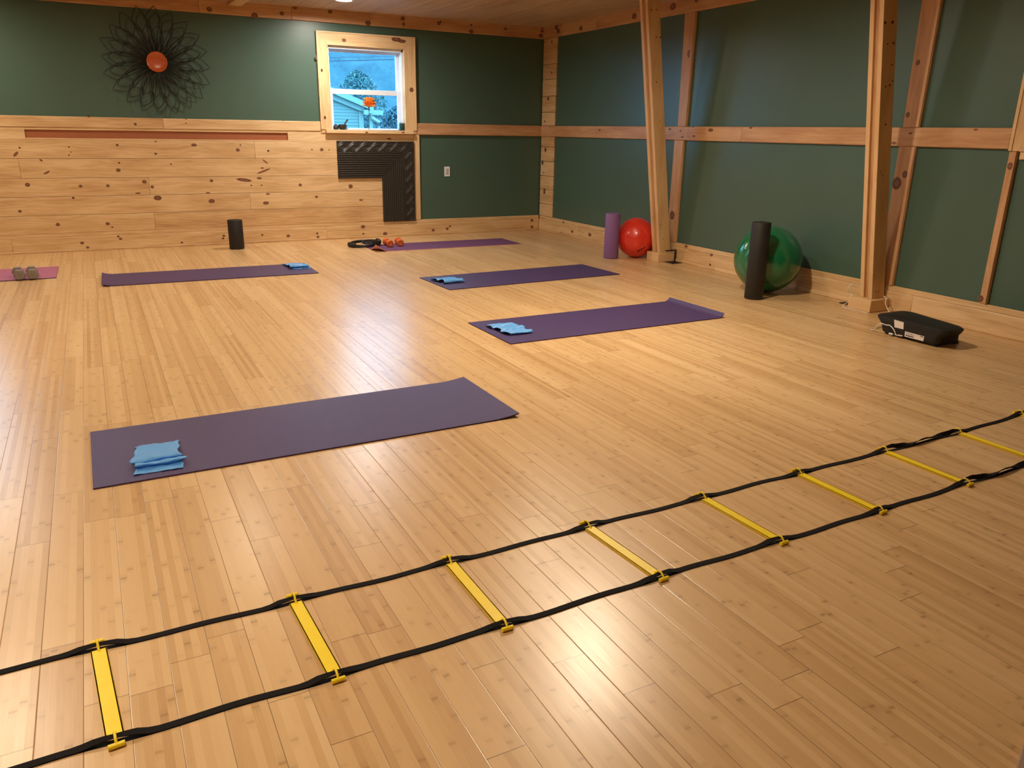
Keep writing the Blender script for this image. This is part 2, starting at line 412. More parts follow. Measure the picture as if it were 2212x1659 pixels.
# block-built strip in the corner
mb=MB(); zs=[.190,.345,.53,.70,.88,1.06,1.184,1.315,1.476,1.667,1.864,2.04,2.337]
for k in range(len(zs)-1):
    if abs(zs[k]-1.184)<1e-6: continue
    mb.box(X0, XG, 8.858+random.uniform(-.003,.003), Y0, zs[k]+.002, zs[k+1]-.002, axis=1, tint=[.15,.5,.25,.1,.45,.75,.5,.15,.55,.3,.7,.6,.85][k])
for x,y,a,b in ((250,512,5,7),(232,840,6,9),(213,922,6,9),(225,1105,7,12),(273,150,3,6),(272,345,3,5),(228,658,3,5),(220,988,3,3)):
    knot(mb,'x',1100+x/2.963,40+y/2.963,a/2.4,b/2.2)
structure('trim_6', mb, WM, bevel=.004)
# studs on the right wall
def stud(name, yl, yr, z0, z1, tint, kn=(), m=WR):
    mb=MB(); a0,a1=yl; b0,b1=yr      # (bottom,top) y of far and near edges
    vs=[(x,y,z) for z,(n_,f_) in ((z0,(b0,a0)),(z1,(b1,a1))) for y in (n_,f_) for x in (X0-.002,XG)]
    vs=[vs[0],vs[1],vs[2],vs[3],vs[4],vs[5],vs[6],vs[7]]
    mb.hexa(vs, axis=2, tint=tint)
    m2=(b0+ (a0-b0)*.22, b1+(a1-b1)*.22)
    mb.hexa([(X0-.010,b0+.003,z0),(X0-.002,b0+.003,z0),(X0-.010,m2[0],z0),(X0-.002,m2[0],z0),(X0-.010,b1+.003,z1),(X0-.002,b1+.003,z1),(X0-.010,m2[1],z1),(X0-.002,m2[1],z1)],axis=2,tint=tint+.05)
    for px,py,r in kn: knot(mb,'x',px,py,r,r*1.6,pos=X0-.0025)
    return structure(name, mb, m, bevel=.003)
stud('trim_7',(6.455,6.476),(6.325,6.309),1.315,2.337,.6,((1489,116,4),))
stud('trim_8',(6.49,6.49),(6.345,6.345),.190,1.184,.45,((1452,465,5),))
stud('trim_9',(3.935,3.945),(3.80,3.79),1.315,2.337,.3,((1983,135,3),(1961,248,3)))
stud('trim_10',(3.94,3.94),(3.80,3.80),.190,1.184,.45,((1937,396,7),(1955,377,4)))
stud('trim_11',(3.135,3.135),(3.082,3.082),.190,1.184,.5,((2182,359,4),(2118,645,4)))
# window casing at the frame's right edge, with its apron
mb=MB(); mb.box(X0-.012,XG,3.02,3.138,1.175,2.337,axis=2,tint=.5); mb.box(X0-.018,X0-.012,3.115,3.138,1.175,2.337,axis=2,tint=.45)
mb.box(X0-.016,XG,2.0,3.07,1.172,1.20,axis=1,tint=.4); mb.box(X0-.006,XG,2.0,3.065,1.125,1.172,axis=1,tint=.0)
structure('trim_12', mb, WM, bevel=.003)
# trim strip beside the rubber panel
mb=MB(); mb.box(3.470,3.540,Y0-.002,YG,.19,1.184,axis=2,tint=.3)
structure('trim_13', mb, WM, bevel=.003)
# ceiling beam
mb=MB(); mb.box(1.474,1.606,1.0,YB,2.425,ZC+.005,axis=1,tint=.2)
structure('trim_14', mb, WM, bevel=.003)
# baseboards
def baseboard(name, axis, cuts, tints, knots_):
    mb=MB()
    for k in range(len(cuts)-1):
        a,b=cuts[k],cuts[k+1]
        if axis=='y':
            mb.box(a,b,Y0-.004,YG,0,.147,axis=0,tint=tints[k]); 
        else: mb.box(X0-.004,XG,a,b,0,.147,axis=1,tint=tints[k])
    a,b=cuts[0],cuts[-1]
    if axis=='y': mb.box(a,b,Y0+.002,YG,.147,.189,axis=0,tint=.4)
    else: mb.box(X0+.002,XG,a,b,.147,.189,axis=1,tint=.5)
    for px,py,r in knots_: knot(mb,axis,px,py,r,r*.8,pos=(Y0 if axis=='y' else X0)-.0045)
    return structure(name, mb, WM, bevel=.005)
kb=[(545,875,6),(582,905,5),(785,832,4),(800,848,5),(1207,872,4),(1485,828,5),(1480,845,4),(1740,822,4),(1913,828,6),(2105,812,4),(2110,835,5)]
kb=[(a/3.072,240+b/3.072,c/1.9) for a,b,c in kb]+[(680+x/6.9125,260+y/6.9125,r) for x,y,r in ((720,1588,4),(1768,1640,3))]+[(832,505,4),(785,505,2),(916,514,3),(966,494,3),(972,489,2),(1149,476,3),(1149,490,3)]
baseboard('baseboard_back','y',[XL,sx(26,533),sx(706,502),X0-.004],[.4,.4,.45],kb)
bb=baseboard('baseboard_right','x',[YF,2.0,3.62,5.8,8.2,Y0-.004],[.4,.2,.35,.7,.4],[(1127,480,2),(1213,504,3),(1236,500,3),(1274,507,4),(1217,480,2),(1482,532,3),(1537,551,3),(1534,572,2)])
mb=MB(); mb.box(X0-.017,X0-.004,5.72,Y0-.02,0,.026,axis=1,tint=.75); mb.box(X0-.018,X0-.004,3.9,5.72,0,.030,axis=1,tint=-.35); mb.box(X0-.017,X0-.004,2.35,3.9,0,.028,axis=1,tint=.6); mb.box(X0-.018,X0-.004,YF,2.35,0,.028,axis=1,tint=-.2)
obj('shoe_moulding', mb, PINE, parent=bb, bevel=.004)
mb=MB(); mb.box(XL,X0-.02,Y0-.016,Y0-.004,0,.020,axis=0,tint=.7)
obj('shoe_moulding', mb, PINE, parent=bpy.data.objects['baseboard_back'], bevel=.004)

# ------------------------------------------------------------------ window_1
GL=NT('window_glass'); GL.n.nodes.remove(GL.b)
tr=GL.N('ShaderNodeBsdfTransparent'); gl=GL.N('ShaderNodeBsdfGlossy'); gl.inputs['Roughness'].default_value=.02
lw=GL.N('ShaderNodeLayerWeight'); lw.inputs[0].default_value=.35; mx=GL.N('ShaderNodeMixShader')
GL.L(GL.math('ADD',.04,GL.math('MULTIPLY',GL.math('POWER',lw.outputs['Facing'],3.),.5)),mx.inputs[0]); GL.L(tr.outputs[0],mx.inputs[1]); GL.L(gl.outputs[0],mx.inputs[2]); GL.L(mx.outputs[0],GL.out.inputs[0]); GLASS=GL.m
def window(name, x0, x1, z0, z1, detailed=True):
    w=empty(name,((x0+x1)/2,Y0,z0)); w['kind']='structure'; w.rotation_euler=(0,0,0)
    cx=(x0+x1)/2
    def P(nm,mb,mt,**k):
        o=obj(nm,mb,mt,parent=w,**k); o.matrix_parent_inverse=Matrix.Translation((-cx,-Y0,-z0)); return o
    cw=.125; yc=Y0-.014
    m=MB()   # mitred casing
    def quad(a,b,c,d,ax,tn):
        vs=[(a[0],yc,a[1]),(b[0],yc,b[1]),(d[0],yc,d[1]),(c[0],yc,c[1])]
        vs2=[(p[0],YG,p[2]) for p in vs]
        o=random.random()*30
        m.add(vs+vs2,[(0,1,3,2),(4,6,7,5),(0,4,5,1),(2,3,7,6),(0,2,6,4),(1,5,7,3)],(lambda p:(p[0]+o,p[2]+o)) if ax==0 else (lambda p:(p[2]+o,p[0]+o)),tn)
    X_0,X_1,Z_1=x0-cw,x1+cw+.012,z1+.137
    quad((X_0,z0),(x0,z0),(x0,z1),(X_0,Z_1),2,.3)
    quad((X_0,Z_1),(x0,z1),(x1,z1),(X_1,Z_1),0,.3)
    quad((x1,z0),(X_1,z0),(X_1,Z_1),(x1,z1),2,.35)
    for a in ((X_0,X_0+.016,z0,Z_1),(X_1-.016,X_1,z0,Z_1),(X_0+.016,X_1-.016,Z_1-.016,Z_1)):
        m.box(a[0],a[1],yc-.006,yc,a[2],a[3],tint=.2)
    if detailed:
        for px,py,rx,ry in ((695,152,2,3),(743,87,4,3),(856,85,9,4),(868,89,8,3),(889,194,4,4),(702,254,2,3),(683,124,2,4)): knot(m,'y',px,py,rx,ry,pos=yc)
    P('casing',m,WM,bevel=.0015)
    m=MB(); m.box(x0-.075,x1+.088,Y0-.048,YG+.10,z0-.038,z0,axis=0,tint=.1)
    if detailed: knot(m,'y',792,286,3,1.5,pos=Y0-.0485); knot(m,'y',871,286,3,1.5,pos=Y0-.0485)
    P('sill',m,WM,bevel=.003)
    m=MB(); t_=.012   # jamb liners
    m.box(x0-t_,x0+.002,Y0+.0,YG+.155,z0,z1,axis=2,tint=.3); m.box(x1-.002,x1+t_,Y0,YG+.155,z0,z1,axis=2,tint=.25); m.box(x0,x1,Y0,YG+.155,z1-.002,z1+t_,axis=0,tint=.5)
    P('jamb_liner',m,PINE,bevel=.001)
    m=MB(); ya=Y0+.035; yb=Y0+.165; f=.02
    m.box(x0,x0+f,ya,yb,z0,z1,mat=0); m.box(x1-f,x1,ya,yb,z0,z1); m.box(x0,x1,ya,yb,z1-.03,z1); m.box(x0,x1,ya,yb,z0,z0+.008)
    P('vinyl_frame',m,WHITE,bevel=.002)
    zm=1.64 if detailed else (z0+z1)/2
    def sash(nm,za,zb,y,lw_,rw,bw,tw):
        m=MB(); a=x0+f; b=x1-f
        m.box(a,a+lw_,y,y+.03,za,zb); m.box(b-rw,b,y,y+.03,za,zb); m.box(a+lw_,b-rw,y,y+.03,za,za+bw); m.box(a+lw_,b-rw,y,y+.03,zb-tw,zb)
        o=P(nm,m,WHITE,bevel=.003)
        g=MB(); g.box(a+lw_-.002,b-rw+.002,y+.012,y+.016,za+bw-.002,zb-tw+.002)
        p=obj('pane',g,GLASS,parent=o); return o
    sash('upper_sash',zm-.01,z1-.03,Y0+.130,.018,.034,.035,.026)
    sash('lower_sash',z0+.006,zm+.028,Y0+.092,.036,.036,.014,.055)
    return w
window('window_1', WX0, WX1, WZ0, WZ1)
window('window_2', V0, V1, WZ0, WZ1, False)
# ------------------------------------------------------------------ leaning timber posts
def post(y0_, y1_, zt, xb, slope, blk, label, tints, kn):
    root=empty('timber_post',((blk[0]+blk[1])/2,(blk[2]+blk[3])/2,0))
    inv=Matrix.Translation((-root.location.x,-root.location.y,0))
    root['label']=label; root['category']='post'; root['group']='leaning timber posts along the right wall'
    def lean(name, ya, yb, xo, wd, tn, mat=WM, kk=()):
        z0=blk[4]; z1=ZC-.001
        f=lambda z: xb-slope*(z-z0)
        vs=[(f(z)+xo+(wd if i else 0), y, z) for z in (z0,z1) for y in (ya,yb) for i in (0,1)]
        m=MB().hexa(vs,axis=2,tint=tn)
        for px,py,r in kk:
            c=onY(px,py,ya); 
            n=12; uvs={}
            for k in range(n):
                an=2*math.pi*k/n; q=(c.x+r*.0023*math.cos(an), ya-.0006, c.z+r*.0017*math.sin(an)); uvs[q]=(math.cos(an),math.sin(an))
            m.add(list(uvs),[tuple(range(n))],lambda p:uvs[p],.5,2)
        o=obj(name,m,mat,parent=root,bevel=.002); o.matrix_parent_inverse=inv; return o
    t=(y1_-y0_)/3
    lean('side_board',y0_,y0_+t*.95,0,.135,tints[0],[PINE_P,KNOT,KNOTD],kn)
    lean('side_board',y1_-t*.95,y1_,0,.135,tints[1],[PINE_P,KNOT,KNOTD])
    lean('spacer_board',y0_+t*.95,y1_-t*.95,.02,.115,tints[2],[PINE_R,KNOT,KNOTD])
    m=MB(); m.box(blk[0],blk[1],blk[2],blk[3],0,blk[4],axis=1,tint=.15)
    o=obj('base_block',m,PINE_P,parent=root,bevel=.004); o.matrix_parent_inverse=inv
    return root
post(6.358,6.482,2.4,5.030,.152,(4.985,5.207,6.322,6.512,.090),'leaning built-up timber post with base block beside the red ball',(.5,.35,.7),
     ((1407,21,5),(1418,21,4),(1418,80,4),(1427,81,5),(1418,177,4),(1426,262,3),(1427,485,3),(1433,516,3),(1428,530,2)))
post(3.845,3.952,2.1,5.060,.172,(5.000,5.207,3.802,4.002,.092),'leaning built-up timber post behind the black vibration plate',(.55,.4,.8),
     ((1912,49,6),(1928,48,7),(1930,93,6),(1917,95,4),(1927,140,4),(1913,187,4),(1922,184,5),(1928,175,4),(1913,269,5),(1892,630,3),(1897,630,3),(1902,371,3),(1906,378,3),(1888,595,3)))

# ------------------------------------------------------------------ floor registers, bracket, outlet
def register(pts, label):
    c=sum(pts,Vector())/len(pts); root=empty('floor_register',(c.x,c.y,0)); root['label']=label; root['category']='floor vent'
    xs=[p.x for p in pts]; ys_=[p.y for p in pts]
    x0,x1,y0,y1=min(xs)-c.x,max(xs)-c.x,min(ys_)-c.y,max(ys_)-c.y
    m=MB(); m.box(x0,x1,y0,y1,0.0002,.003); m.box(x0,x1,y0,y0+.012,.003,.0055); m.box(x0,x1,y1-.012,y1,.003,.0055); m.box(x0,x0+.012,y0,y1,.003,.0055); m.box(x1-.012,x1,y0,y1,.003,.0055)
    obj('frame',m,BLACK,parent=root,bevel=.001)
    m=MB(); n=6
    for k in range(n):
        yy=y0+.014+(y1-y0-.028)*(k+.2)/n; m.box(x0+.012,x1-.012,yy,yy+.006,.003,.005)
    obj('grille',m,BLACK,parent=root)
    return root
register([Vector((5.065,6.19,0)),Vector((5.19,6.315,0))],'black floor vent beside the base block near the red ball')
register([Vector((5.085,4.035,0)),Vector((5.19,4.150,0))],'black floor vent between the green ball and the nearer post')
b=empty('angle_bracket',(5.13,6.312,.03)); tag(b,'black metal angle bracket at the foot of the far post','bracket')
m=MB(); m.box(-.062,.070,-.006,.006,.078,.092); obj('top_arm',m,BLACK,parent=b,bevel=.001)
m=MB(); m.box(.056,.070,-.006,.006,-.03,.078); obj('upright_arm',m,BLACK,parent=b,bevel=.001)
b=empty('wall_outlet',(3.902,YG,.757)); tag(b,'white wall outlet plate on the green wall under the rail','outlet')
m=MB(); m.box(-.037,.037,-.006,-.0002,-.058,.058); obj('cover_plate',m,WHITE,parent=b,bevel=.002)
m=MB(); m.box(-.017,.017,-.0085,-.006,-.035,.035); rc=obj('receptacle',m,plain('grey_receptacle',(.5,.48,.45),.4),parent=b,bevel=.0015); rc['label']='light grey receptacle'
for zz in (.018,-.018):
    for xx in (-.006,.006):
        m=MB(); m.box(xx-.001,xx+.001,-.0092,-.0084,zz-.005,zz+.005); obj('slot',m,BLACK,parent=rc)

# ------------------------------------------------------------------ wire sunflower
fc=onY(338.5,134,YG-.03); root=empty('wall_flower',(fc.x,YG,fc.z)); tag(root,'dark wire sunflower wall ornament with an orange centre dish','wall decoration')
m=MB()
prof=[(0.001,-.055),(.05,-.053),(.088,-.062),(.094,-.066),(.097,-.062),(.090,-.050),(.05,-.042),(.001,-.040)]
vs=[];fs=[];seg=40
for (r,y) in prof:
    for k in range(seg): a=2*math.pi*k/seg; vs.append((r*math.cos(a),y,r*math.sin(a)))
for i in range(len(prof)-1):
    for k in range(seg): fs.append((i*seg+k,i*seg+(k+1)%seg,(i+1)*seg+(k+1)%seg,(i+1)*seg+k))
m.add(vs,fs); d=obj('centre_dish',m,plain('orange_glazed_dish',(.52,.105,.028),.22,.12,70),parent=root); d['label']='orange glossy dish'
def petal_mb(r0_,r1_,hw,tw):
    pts=[]; n=20
    for side in (1,-1):
        for k in range(n+1):
            t=k/n; t=t if side==1 else 1-t
            rr=r0_+(r1_-r0_)*t
            wd_=hw*((t/.74)**1.7 if t<.74 else 1-((t-.74)/.26)**1.35) if 0<t<1 else 0
            s_=math.sin(t*6.0)*.012
            if (side==-1 and k==0): continue
            pts.append((side*wd_+s_+tw*t*t, -.018-.022*math.sin(t*2.2), rr))
    return MB().tube(pts,.0033,5)
layers=[(.075,.510,.066,.035,20,0),(.075,.445,.060,-.030,20,.5),(.07,.34,.045,.03,20,.25)]
for li,(a,b_,hw,tw,n,ph) in enumerate(layers):
    first=None
    for k in range(n):
        an=2*math.pi*(k+ph)/n
        if first is None: o=first=obj('petal',petal_mb(a,b_,hw,tw),BRONZE,parent=root)
        else: o=first.copy(); C.objects.link(o); o.parent=root
        sc=1+random.uniform(-.03,.03); o.rotation_euler=(0,an,0); o.scale=(sc,1+li*.1,sc)
m=MB(); m.lathe([(.06,0),(.06,.04),(.03,.045)],24)
hb=obj('hub',m,BRONZE,parent=root); hb.rotation_euler=(math.pi/2,0,0)

# ------------------------------------------------------------------ black rubber corner panel
LX0,LX1,LZ0,LZ1,LI,LJ = 2.530,3.464,.178,1.107,3.056,.690
root=empty('corner_tread_panel',((LX0+LX1)/2,Y0,LZ0)); tag(root,'black rubber L-shaped panel with ribs and braided border under the window','wall panel')
inv=Matrix.Translation((-(LX0+LX1)/2,-Y0,-LZ0))
def PP(nm,m,**k):
    o=obj(nm,m,RUBBER,parent=root,**k); o.matrix_parent_inverse=inv; return o
m=MB(); m.prism([(LX0,LJ),(LI,LJ),(LI,LZ0),(LX1,LZ0),(LX1,LZ1),(LX0,LZ1)],Y0-.014,Y0-.0005,axis='y'); PP('backing_slab',m,bevel=.003)
m=MB(); nr=11; bw=.128; inn=LX1-bw-.012; topz=LZ1-bw-.012
for k in range(nr):
    off=(inn-LI)*(k+.5)/nr; x_=inn-off; z_=topz-off*(topz-LJ)/(inn-LI); r=(inn-LI)/nr*.36
    m.tube([(LX0+.004,Y0-.014,z_),(x_-.0001,Y0-.014,z_)],r,8,flat=(1,1)); m.tube([(x_,Y0-.014,z_+r*.8),(x_,Y0-.014,LZ0+.004)],r,8)
PP('ribs',m)
m=MB(); amp=.040; yb_=Y0-.0175
pts=[]; Lh=(LX1-bw/2)-LX0; Lv=(LZ1-bw/2)-LZ0
def path(s):   # centre line of the border: along the top then down the right side
    cx_,cz_=LX1-bw/2-.004,LZ1-bw/2-.004
    if s<Lh: return Vector((LX0+s,yb_,cz_)),Vector((0,0,1))
    s2=s-Lh; return Vector((cx_,yb_,cz_-s2)),Vector((1,0,0))
per=.135*2
Lc=Lh-.052; Ld=Lh+.052
for ph in (0,math.pi):
    for off in (-.0135,0,.0135):
        for s0,s1,nn_ in ((.006,Lc,110),(Ld,Lh+Lv-.006,100)):
            m.tube([path(s0+(s1-s0)*k/nn_)[0]+path(s0+(s1-s0)*k/nn_)[1]*(math.sin(2*math.pi*(s0+(s1-s0)*k/nn_)/per+ph)*amp+off) for k in range(nn_+1)],.0050,6)
kx,kz=LX1-bw/2-.004-.012,LZ1-bw/2-.004-.012
for rr_ in (.036,.0495,.063):
    m.tube([(kx+rr_*math.cos(R_(a)),yb_,kz+rr_*math.sin(R_(a))) for a in range(-25,126,10)],.0050,6)
for rr_ in (.008,.022):
    m.tube([(kx-.012+rr_*math.cos(R_(a)),yb_,kz-.012+rr_*math.sin(R_(a))) for a in range(-40,141,15)],.0042,6)
cx_,cz_=LX1-bw/2-.004,LZ1-bw/2-.004
s=.135
while s<Lh-.03:
    p,_=path(s); m.tube([p+Vector((-.016,0,0)),p+Vector((0,0,.013)),p+Vector((.016,0,0)),p+Vector((0,0,-.013))],.003,6,closed=True)
    for sg in (1,-1):
        e=p+Vector((.0675,0,sg*.044)); m.tube([e+Vector((-.028,0,0)),e+Vector((0,0,-sg*.022)),e+Vector((.028,0,0))],.003,6)
    s+=.135
s=Lh+.10
while s<Lh+Lv-.03:
    p,_=path(s); m.tube([p+Vector((0,0,-.016)),p+Vector((.013,0,0)),p+Vector((0,0,.016)),p+Vector((-.013,0,0))],.003,6,closed=True)
    s+=.135
PP('braided_border',m)
m=MB(); e=.004
for a in ((LX0,LX1,LZ1-.012,LZ1),(LX0,LX1-bw,LZ1-bw-.008,LZ1-bw+.002)): m.box(a[0],a[1],Y0-.019,Y0-.014,a[2],a[3])
for a in ((LX1-.012,LX1,LZ0,LZ1-.012),(LX1-bw-.008,LX1-bw+.002,LZ0,LZ1-bw-.008)): m.box(a[0],a[1],Y0-.019,Y0-.014,a[2],a[3])
PP('border_strip',m,bevel=.0015)

# ------------------------------------------------------------------ things on the sill
ZS=WZ0+.0002
p=onY(733,280,Y0+.055); root=empty('mortar',(2.622,Y0+.03,ZS)); tag(root,'dark stone mortar bowl with its pestle on the window sill','mortar and pestle')
STONE=plain('dark_stone',(.028,.022,.018),.5,.2,80,bump=.2)
m=MB(); m.lathe([(.022,0),(.030,.004),(.046,.022),(.050,.040),(.046,.058),(.040,.060),(.041,.042),(.030,.018),(.001,.012)],28); obj('bowl',m,STONE,parent=root)
m=MB(); m.tube([(.000,0,.024),(.016,0,.052),(.042,0,.088),(.058,0,.108)],[.012,.009,.0085,.011],10); m.tube([(.053,0,.102),(.061,0,.112)],[.0115,.010],10); obj('pestle',m,STONE,parent=root)
root=empty('stone_jar',(2.545,Y0+.035,ZS)); tag(root,'small dark rounded stone pot left of the mortar bowl','pot')
m=MB(); m.lathe([(.022,0),(.030,.010),(.031,.028),(.024,.042),(.022,.044)],20); obj('body',m,STONE,parent=root)
m=MB(); m.lathe([(.024,.044),(.018,.051),(.008,.056),(.007,.062),(.001,.064)],16); obj('lid',m,STONE,parent=root)
root=empty('candle_jar',(3.338,Y0+.045,ZS)); tag(root,'dark green candle in a clear glass jar on the sill','candle')
CG=NT('clear_jar_glass'); CG.set((.95,1,1),.03,.5,**{'Transmission Weight':1.,'IOR':1.2}); CG=CG.m
m=MB(); m.lathe([(.036,.001),(.040,.004),(.040,.105),(.035,.120),(.036,.126),(.033,.126),(.032,.119),(.037,.104),(.037,.006)],28,cap=False); obj('glass_jar',m,GLASS,parent=root)
m=MB(); m.lathe([(.034,.004),(.0365,.006),(.0365,.082),(.034,.084)],24); obj('wax',m,plain('dark_green_wax',(.008,.060,.058),.35),parent=root)
m=MB(); m.tube([(0,0,.084),(.001,0,.095)],.0015,6); obj('wick',m,BLACK,parent=root)
fx=onY(797,277,Y0+.055); root=empty('flower_vase',(fx.x,Y0+.04,ZS)); tag(root,'single orange carnation standing in a small clear glass vase','flower')
m=MB(); m.lathe([(.020,.001),(.024,.003),(.020,.012),(.016,.03),(.018,.036),(.016,.036),(.014,.03),(.018,.012)],20,cap=False); obj('glass_base',m,GLASS,parent=root)
STEM=plain('dark_green_stem',(.018,.05,.035),.6)
pts=[(-.006,0,.003),(-.002,.002,.05),(.002,0,.10),(.000,.002,.15),(.004,0,.20),(.002,0,.235),(.010,0,.262),(.014,0,.285)]
m=MB(); m.tube(pts,[.0035,.003,.0032,.004,.0032,.0075,.005,.006],8); m.tube([(.002,0,.235),(-.010,0,.262)],.002,6); m.tube([(.000,.002,.16),(.008,.002,.168)],.0018,6); m.tube([(.002,0,.11),(-.006,0,.116)],.0018,6)
obj('stem',m,STEM,parent=root)
PET=NT('orange_petal'); PET.set((.92,.23,.03),.5,.3,**{'Emission Color':(0,0,0,1)}); n_=PET.noise(PET.objc(),60,2); PET.L(PET.mix(n_,(.90,.24,.02),(1.,.46,.10)),PET.b.inputs['Base Color'])
def ruffle():
    m=MB(); random.seed(3)
    for ring,(R__,zz,n,tl) in enumerate(((.078,.030,17,-.75),(.076,.034,16,-.2),(.062,.040,13,.35),(.044,.044,10,.8),(.022,.046,6,1.3))):
        for k in range(n):
            a0=2*math.pi*(k+random.uniform(-.2,.2))/n; wd_=1.5*math.pi/n
            def fn(u_,v_,a0=a0,R__=R__,zz=zz,wd_=wd_,tl=tl):
                rr=R__*(.1+.9*v_)*(1+.06*math.sin(u_*19)*v_); an=a0+(u_-.5)*wd_*2*(.3+.7*v_)
                return (rr*math.cos(an)*math.cos(tl*.5), rr*math.sin(an)*.9, zz*v_+rr*math.sin(tl*.5)+.006*math.sin(u_*15+a0*3)*v_-.012*(1-v_))
            m.grid(fn,8,4)
    return m
fl_=obj('bloom',ruffle(),PET.m,parent=root,loc=(.010,0,.283),rot=(0,.05,0)); fl_['label']='orange ruffled bloom'; fl_.scale=(1,1,1.35); fl_.location.z=.272
m=MB(); m.tube([(.014,0,.268),(.011,0,.290)],[.004,.010],8); obj('calyx',m,STEM,parent=root)

# ------------------------------------------------------------------ yoga mats
MT=.006; ML=1.738; MW=.61
def mat_mesh(L,Wd,curlL=(0,0),curlR=(0,0),corner=None,nu=70,nv=12):
    m=MB()
    def h(u_,v_):
        x=u_*L; z=0
        if curlL[0] and x<curlL[0]: z+=curlL[1]*((curlL[0]-x)/curlL[0])**2
        if curlR[0] and L-x<curlR[0]: z+=curlR[1]*((curlR[0]-(L-x))/curlR[0])**2
        if corner:
            d=math.hypot(x/corner[0], v_*Wd/corner[1])
            if d<1: z+=corner[2]*(1-d)**1.4
        return z
    def top(u_,v_):
        z=h(u_,v_); sh=0
        if curlR[0] and L-u_*L<curlR[0]: sh=-z*.35
        if curlL[0] and u_*L<curlL[0]: sh=z*.35
        return (u_*L+sh, v_*Wd, z+MT)
    us=[(i/nu) for i in range(nu+1)]
    # denser sampling towards both ends
    us=[(.5-.5*math.cos(math.pi*u_))*.6+u_*.4 for u_ in us]; vsn=[j/nv for j in range(nv+1)]
    V=[top(a,b_) for b_ in vsn for a in us]; n=len(us)
    V2=[(p[0],p[1],p[2]-MT+.0004) for p in V]; N=len(V)
    F=[(j*n+i,j*n+i+1,(j+1)*n+i+1,(j+1)*n+i) for j in range(nv) for i in range(n-1)]
    m.add(V+V2,F,None,.5,0)
    b0=0
    m.f += [[N+q for q in reversed(f)] for f in F]; m.uv += [[(0,0)]*4 for f in F]; m.t += [.5]*len(F); m.m += [1]*len(F)
    rim=[i for i in range(n)]+[j*n+n-1 for j in range(1,nv+1)]+[nv*n+i for i in range(n-2,-1,-1)]+[j*n for j in range(nv-1,0,-1)]
    for k in range(len(rim)):
        a,b_=rim[k],rim[(k+1)%len(rim)]; m.f.append([a,N+a,N+b_,b_]); m.uv.append([(0,0)]*4); m.t.append(.5); m.m.append(1)
    return m
DK=mat_rubber('mat_edge_maroon',(.055,.018,.055),.6)
def yoga_mat(x,y,a,label,mats,L=ML,Wd=MW,**k):
    o=obj('yoga_mat',mat_mesh(L,Wd,**k),mats,smooth=True,angle=60); o.location=(x,y,.0003); o.rotation_euler=(0,0,a)
    return tag(o,label,'yoga mat','yoga mats laid out on the floor')
yoga_mat(-.1373,2.935,.0079,'purple yoga mat nearest the camera with a blue band',[PURPLE,DK],curlR=(.16,.014))
yoga_mat(2.1478,4.094,.0142,'purple yoga mat with curled right end and blue band, right of the centre',[PURPLE,DK],curlR=(.055,.030))
yoga_mat(2.4756,5.8093,.0434,'flat purple yoga mat with blue band, second back on the right side',[PURPLE,DK])
yoga_mat(-.0424,7.0185,-.0205,'purple yoga mat with band at right end, before the pine wall',[PURPLE,DK],L=1.745,Wd=.575,curlL=(.10,.018))
yoga_mat(2.575,8.02,-.010,'plum yoga mat with turned-up corner under the orange dumbbells',[PURPLE_W,PINKU],L=1.74,Wd=.52,corner=(.13,.19,.075))
yoga_mat(-2.11,7.585,-.003,'pink yoga mat at the left edge under grey dumbbells',[PINKM,DK],L=1.74,Wd=.62)

# ------------------------------------------------------------------ folded latex bands
def band(prof,ul,seed,skew,label,loc,rz,thick=.0014):
    rnd=random.Random(seed); m=MB(); n=len(prof); nu=16
    e0=[rnd.uniform(-.012,.006)+skew*p[2] for p in prof]; e1=[rnd.uniform(-.012,.014)+skew*p[2] for p in prof]
    # resample profile smoothly
    P=[]; 
    for i in range(n-1):
        for k in range(6):
            t=k/6; p0=prof[max(i-1,0)]; p1=prof[i]; p2=prof[i+1]; p3=prof[min(i+2,n-1)]
            def cr(a,b_,c_,d_): return .5*((2*b_)+(-a+c_)*t+(2*a-5*b_+4*c_-d_)*t*t+(-a+3*b_-3*c_+d_)*t**3)
            P.append((cr(p0[0],p1[0],p2[0],p3[0]),max(.001,cr(p0[1],p1[1],p2[1],p3[1])),e0[i]*(1-t)+e0[i+1]*t,e1[i]*(1-t)+e1[i+1]*t))
    P.append((prof[-1][0],prof[-1][1],e0[-1],e1[-1])); N=len(P)-1
    def fn(u_,v_):
        q=P[round(v_*N)]
        x=q[2]+(ul+q[3]-q[2])*u_
        z=q[1]+.0014*math.sin(u_*9+v_*23+seed)+.001*math.sin(u_*23-v_*40)
        y=q[0]+.004*math.sin(u_*4+seed+v_*6)
        return (x,y,max(.0012,z))
    m.grid(fn,nu,N)
    o=obj('resistance_band',m,BLUE,solid=thick,smooth=True,angle=70); o.location=(loc[0],loc[1],MT+.0012); o.rotation_euler=(0,0,rz)
    return tag(o,label,'resistance band','blue resistance bands folded on the mats')
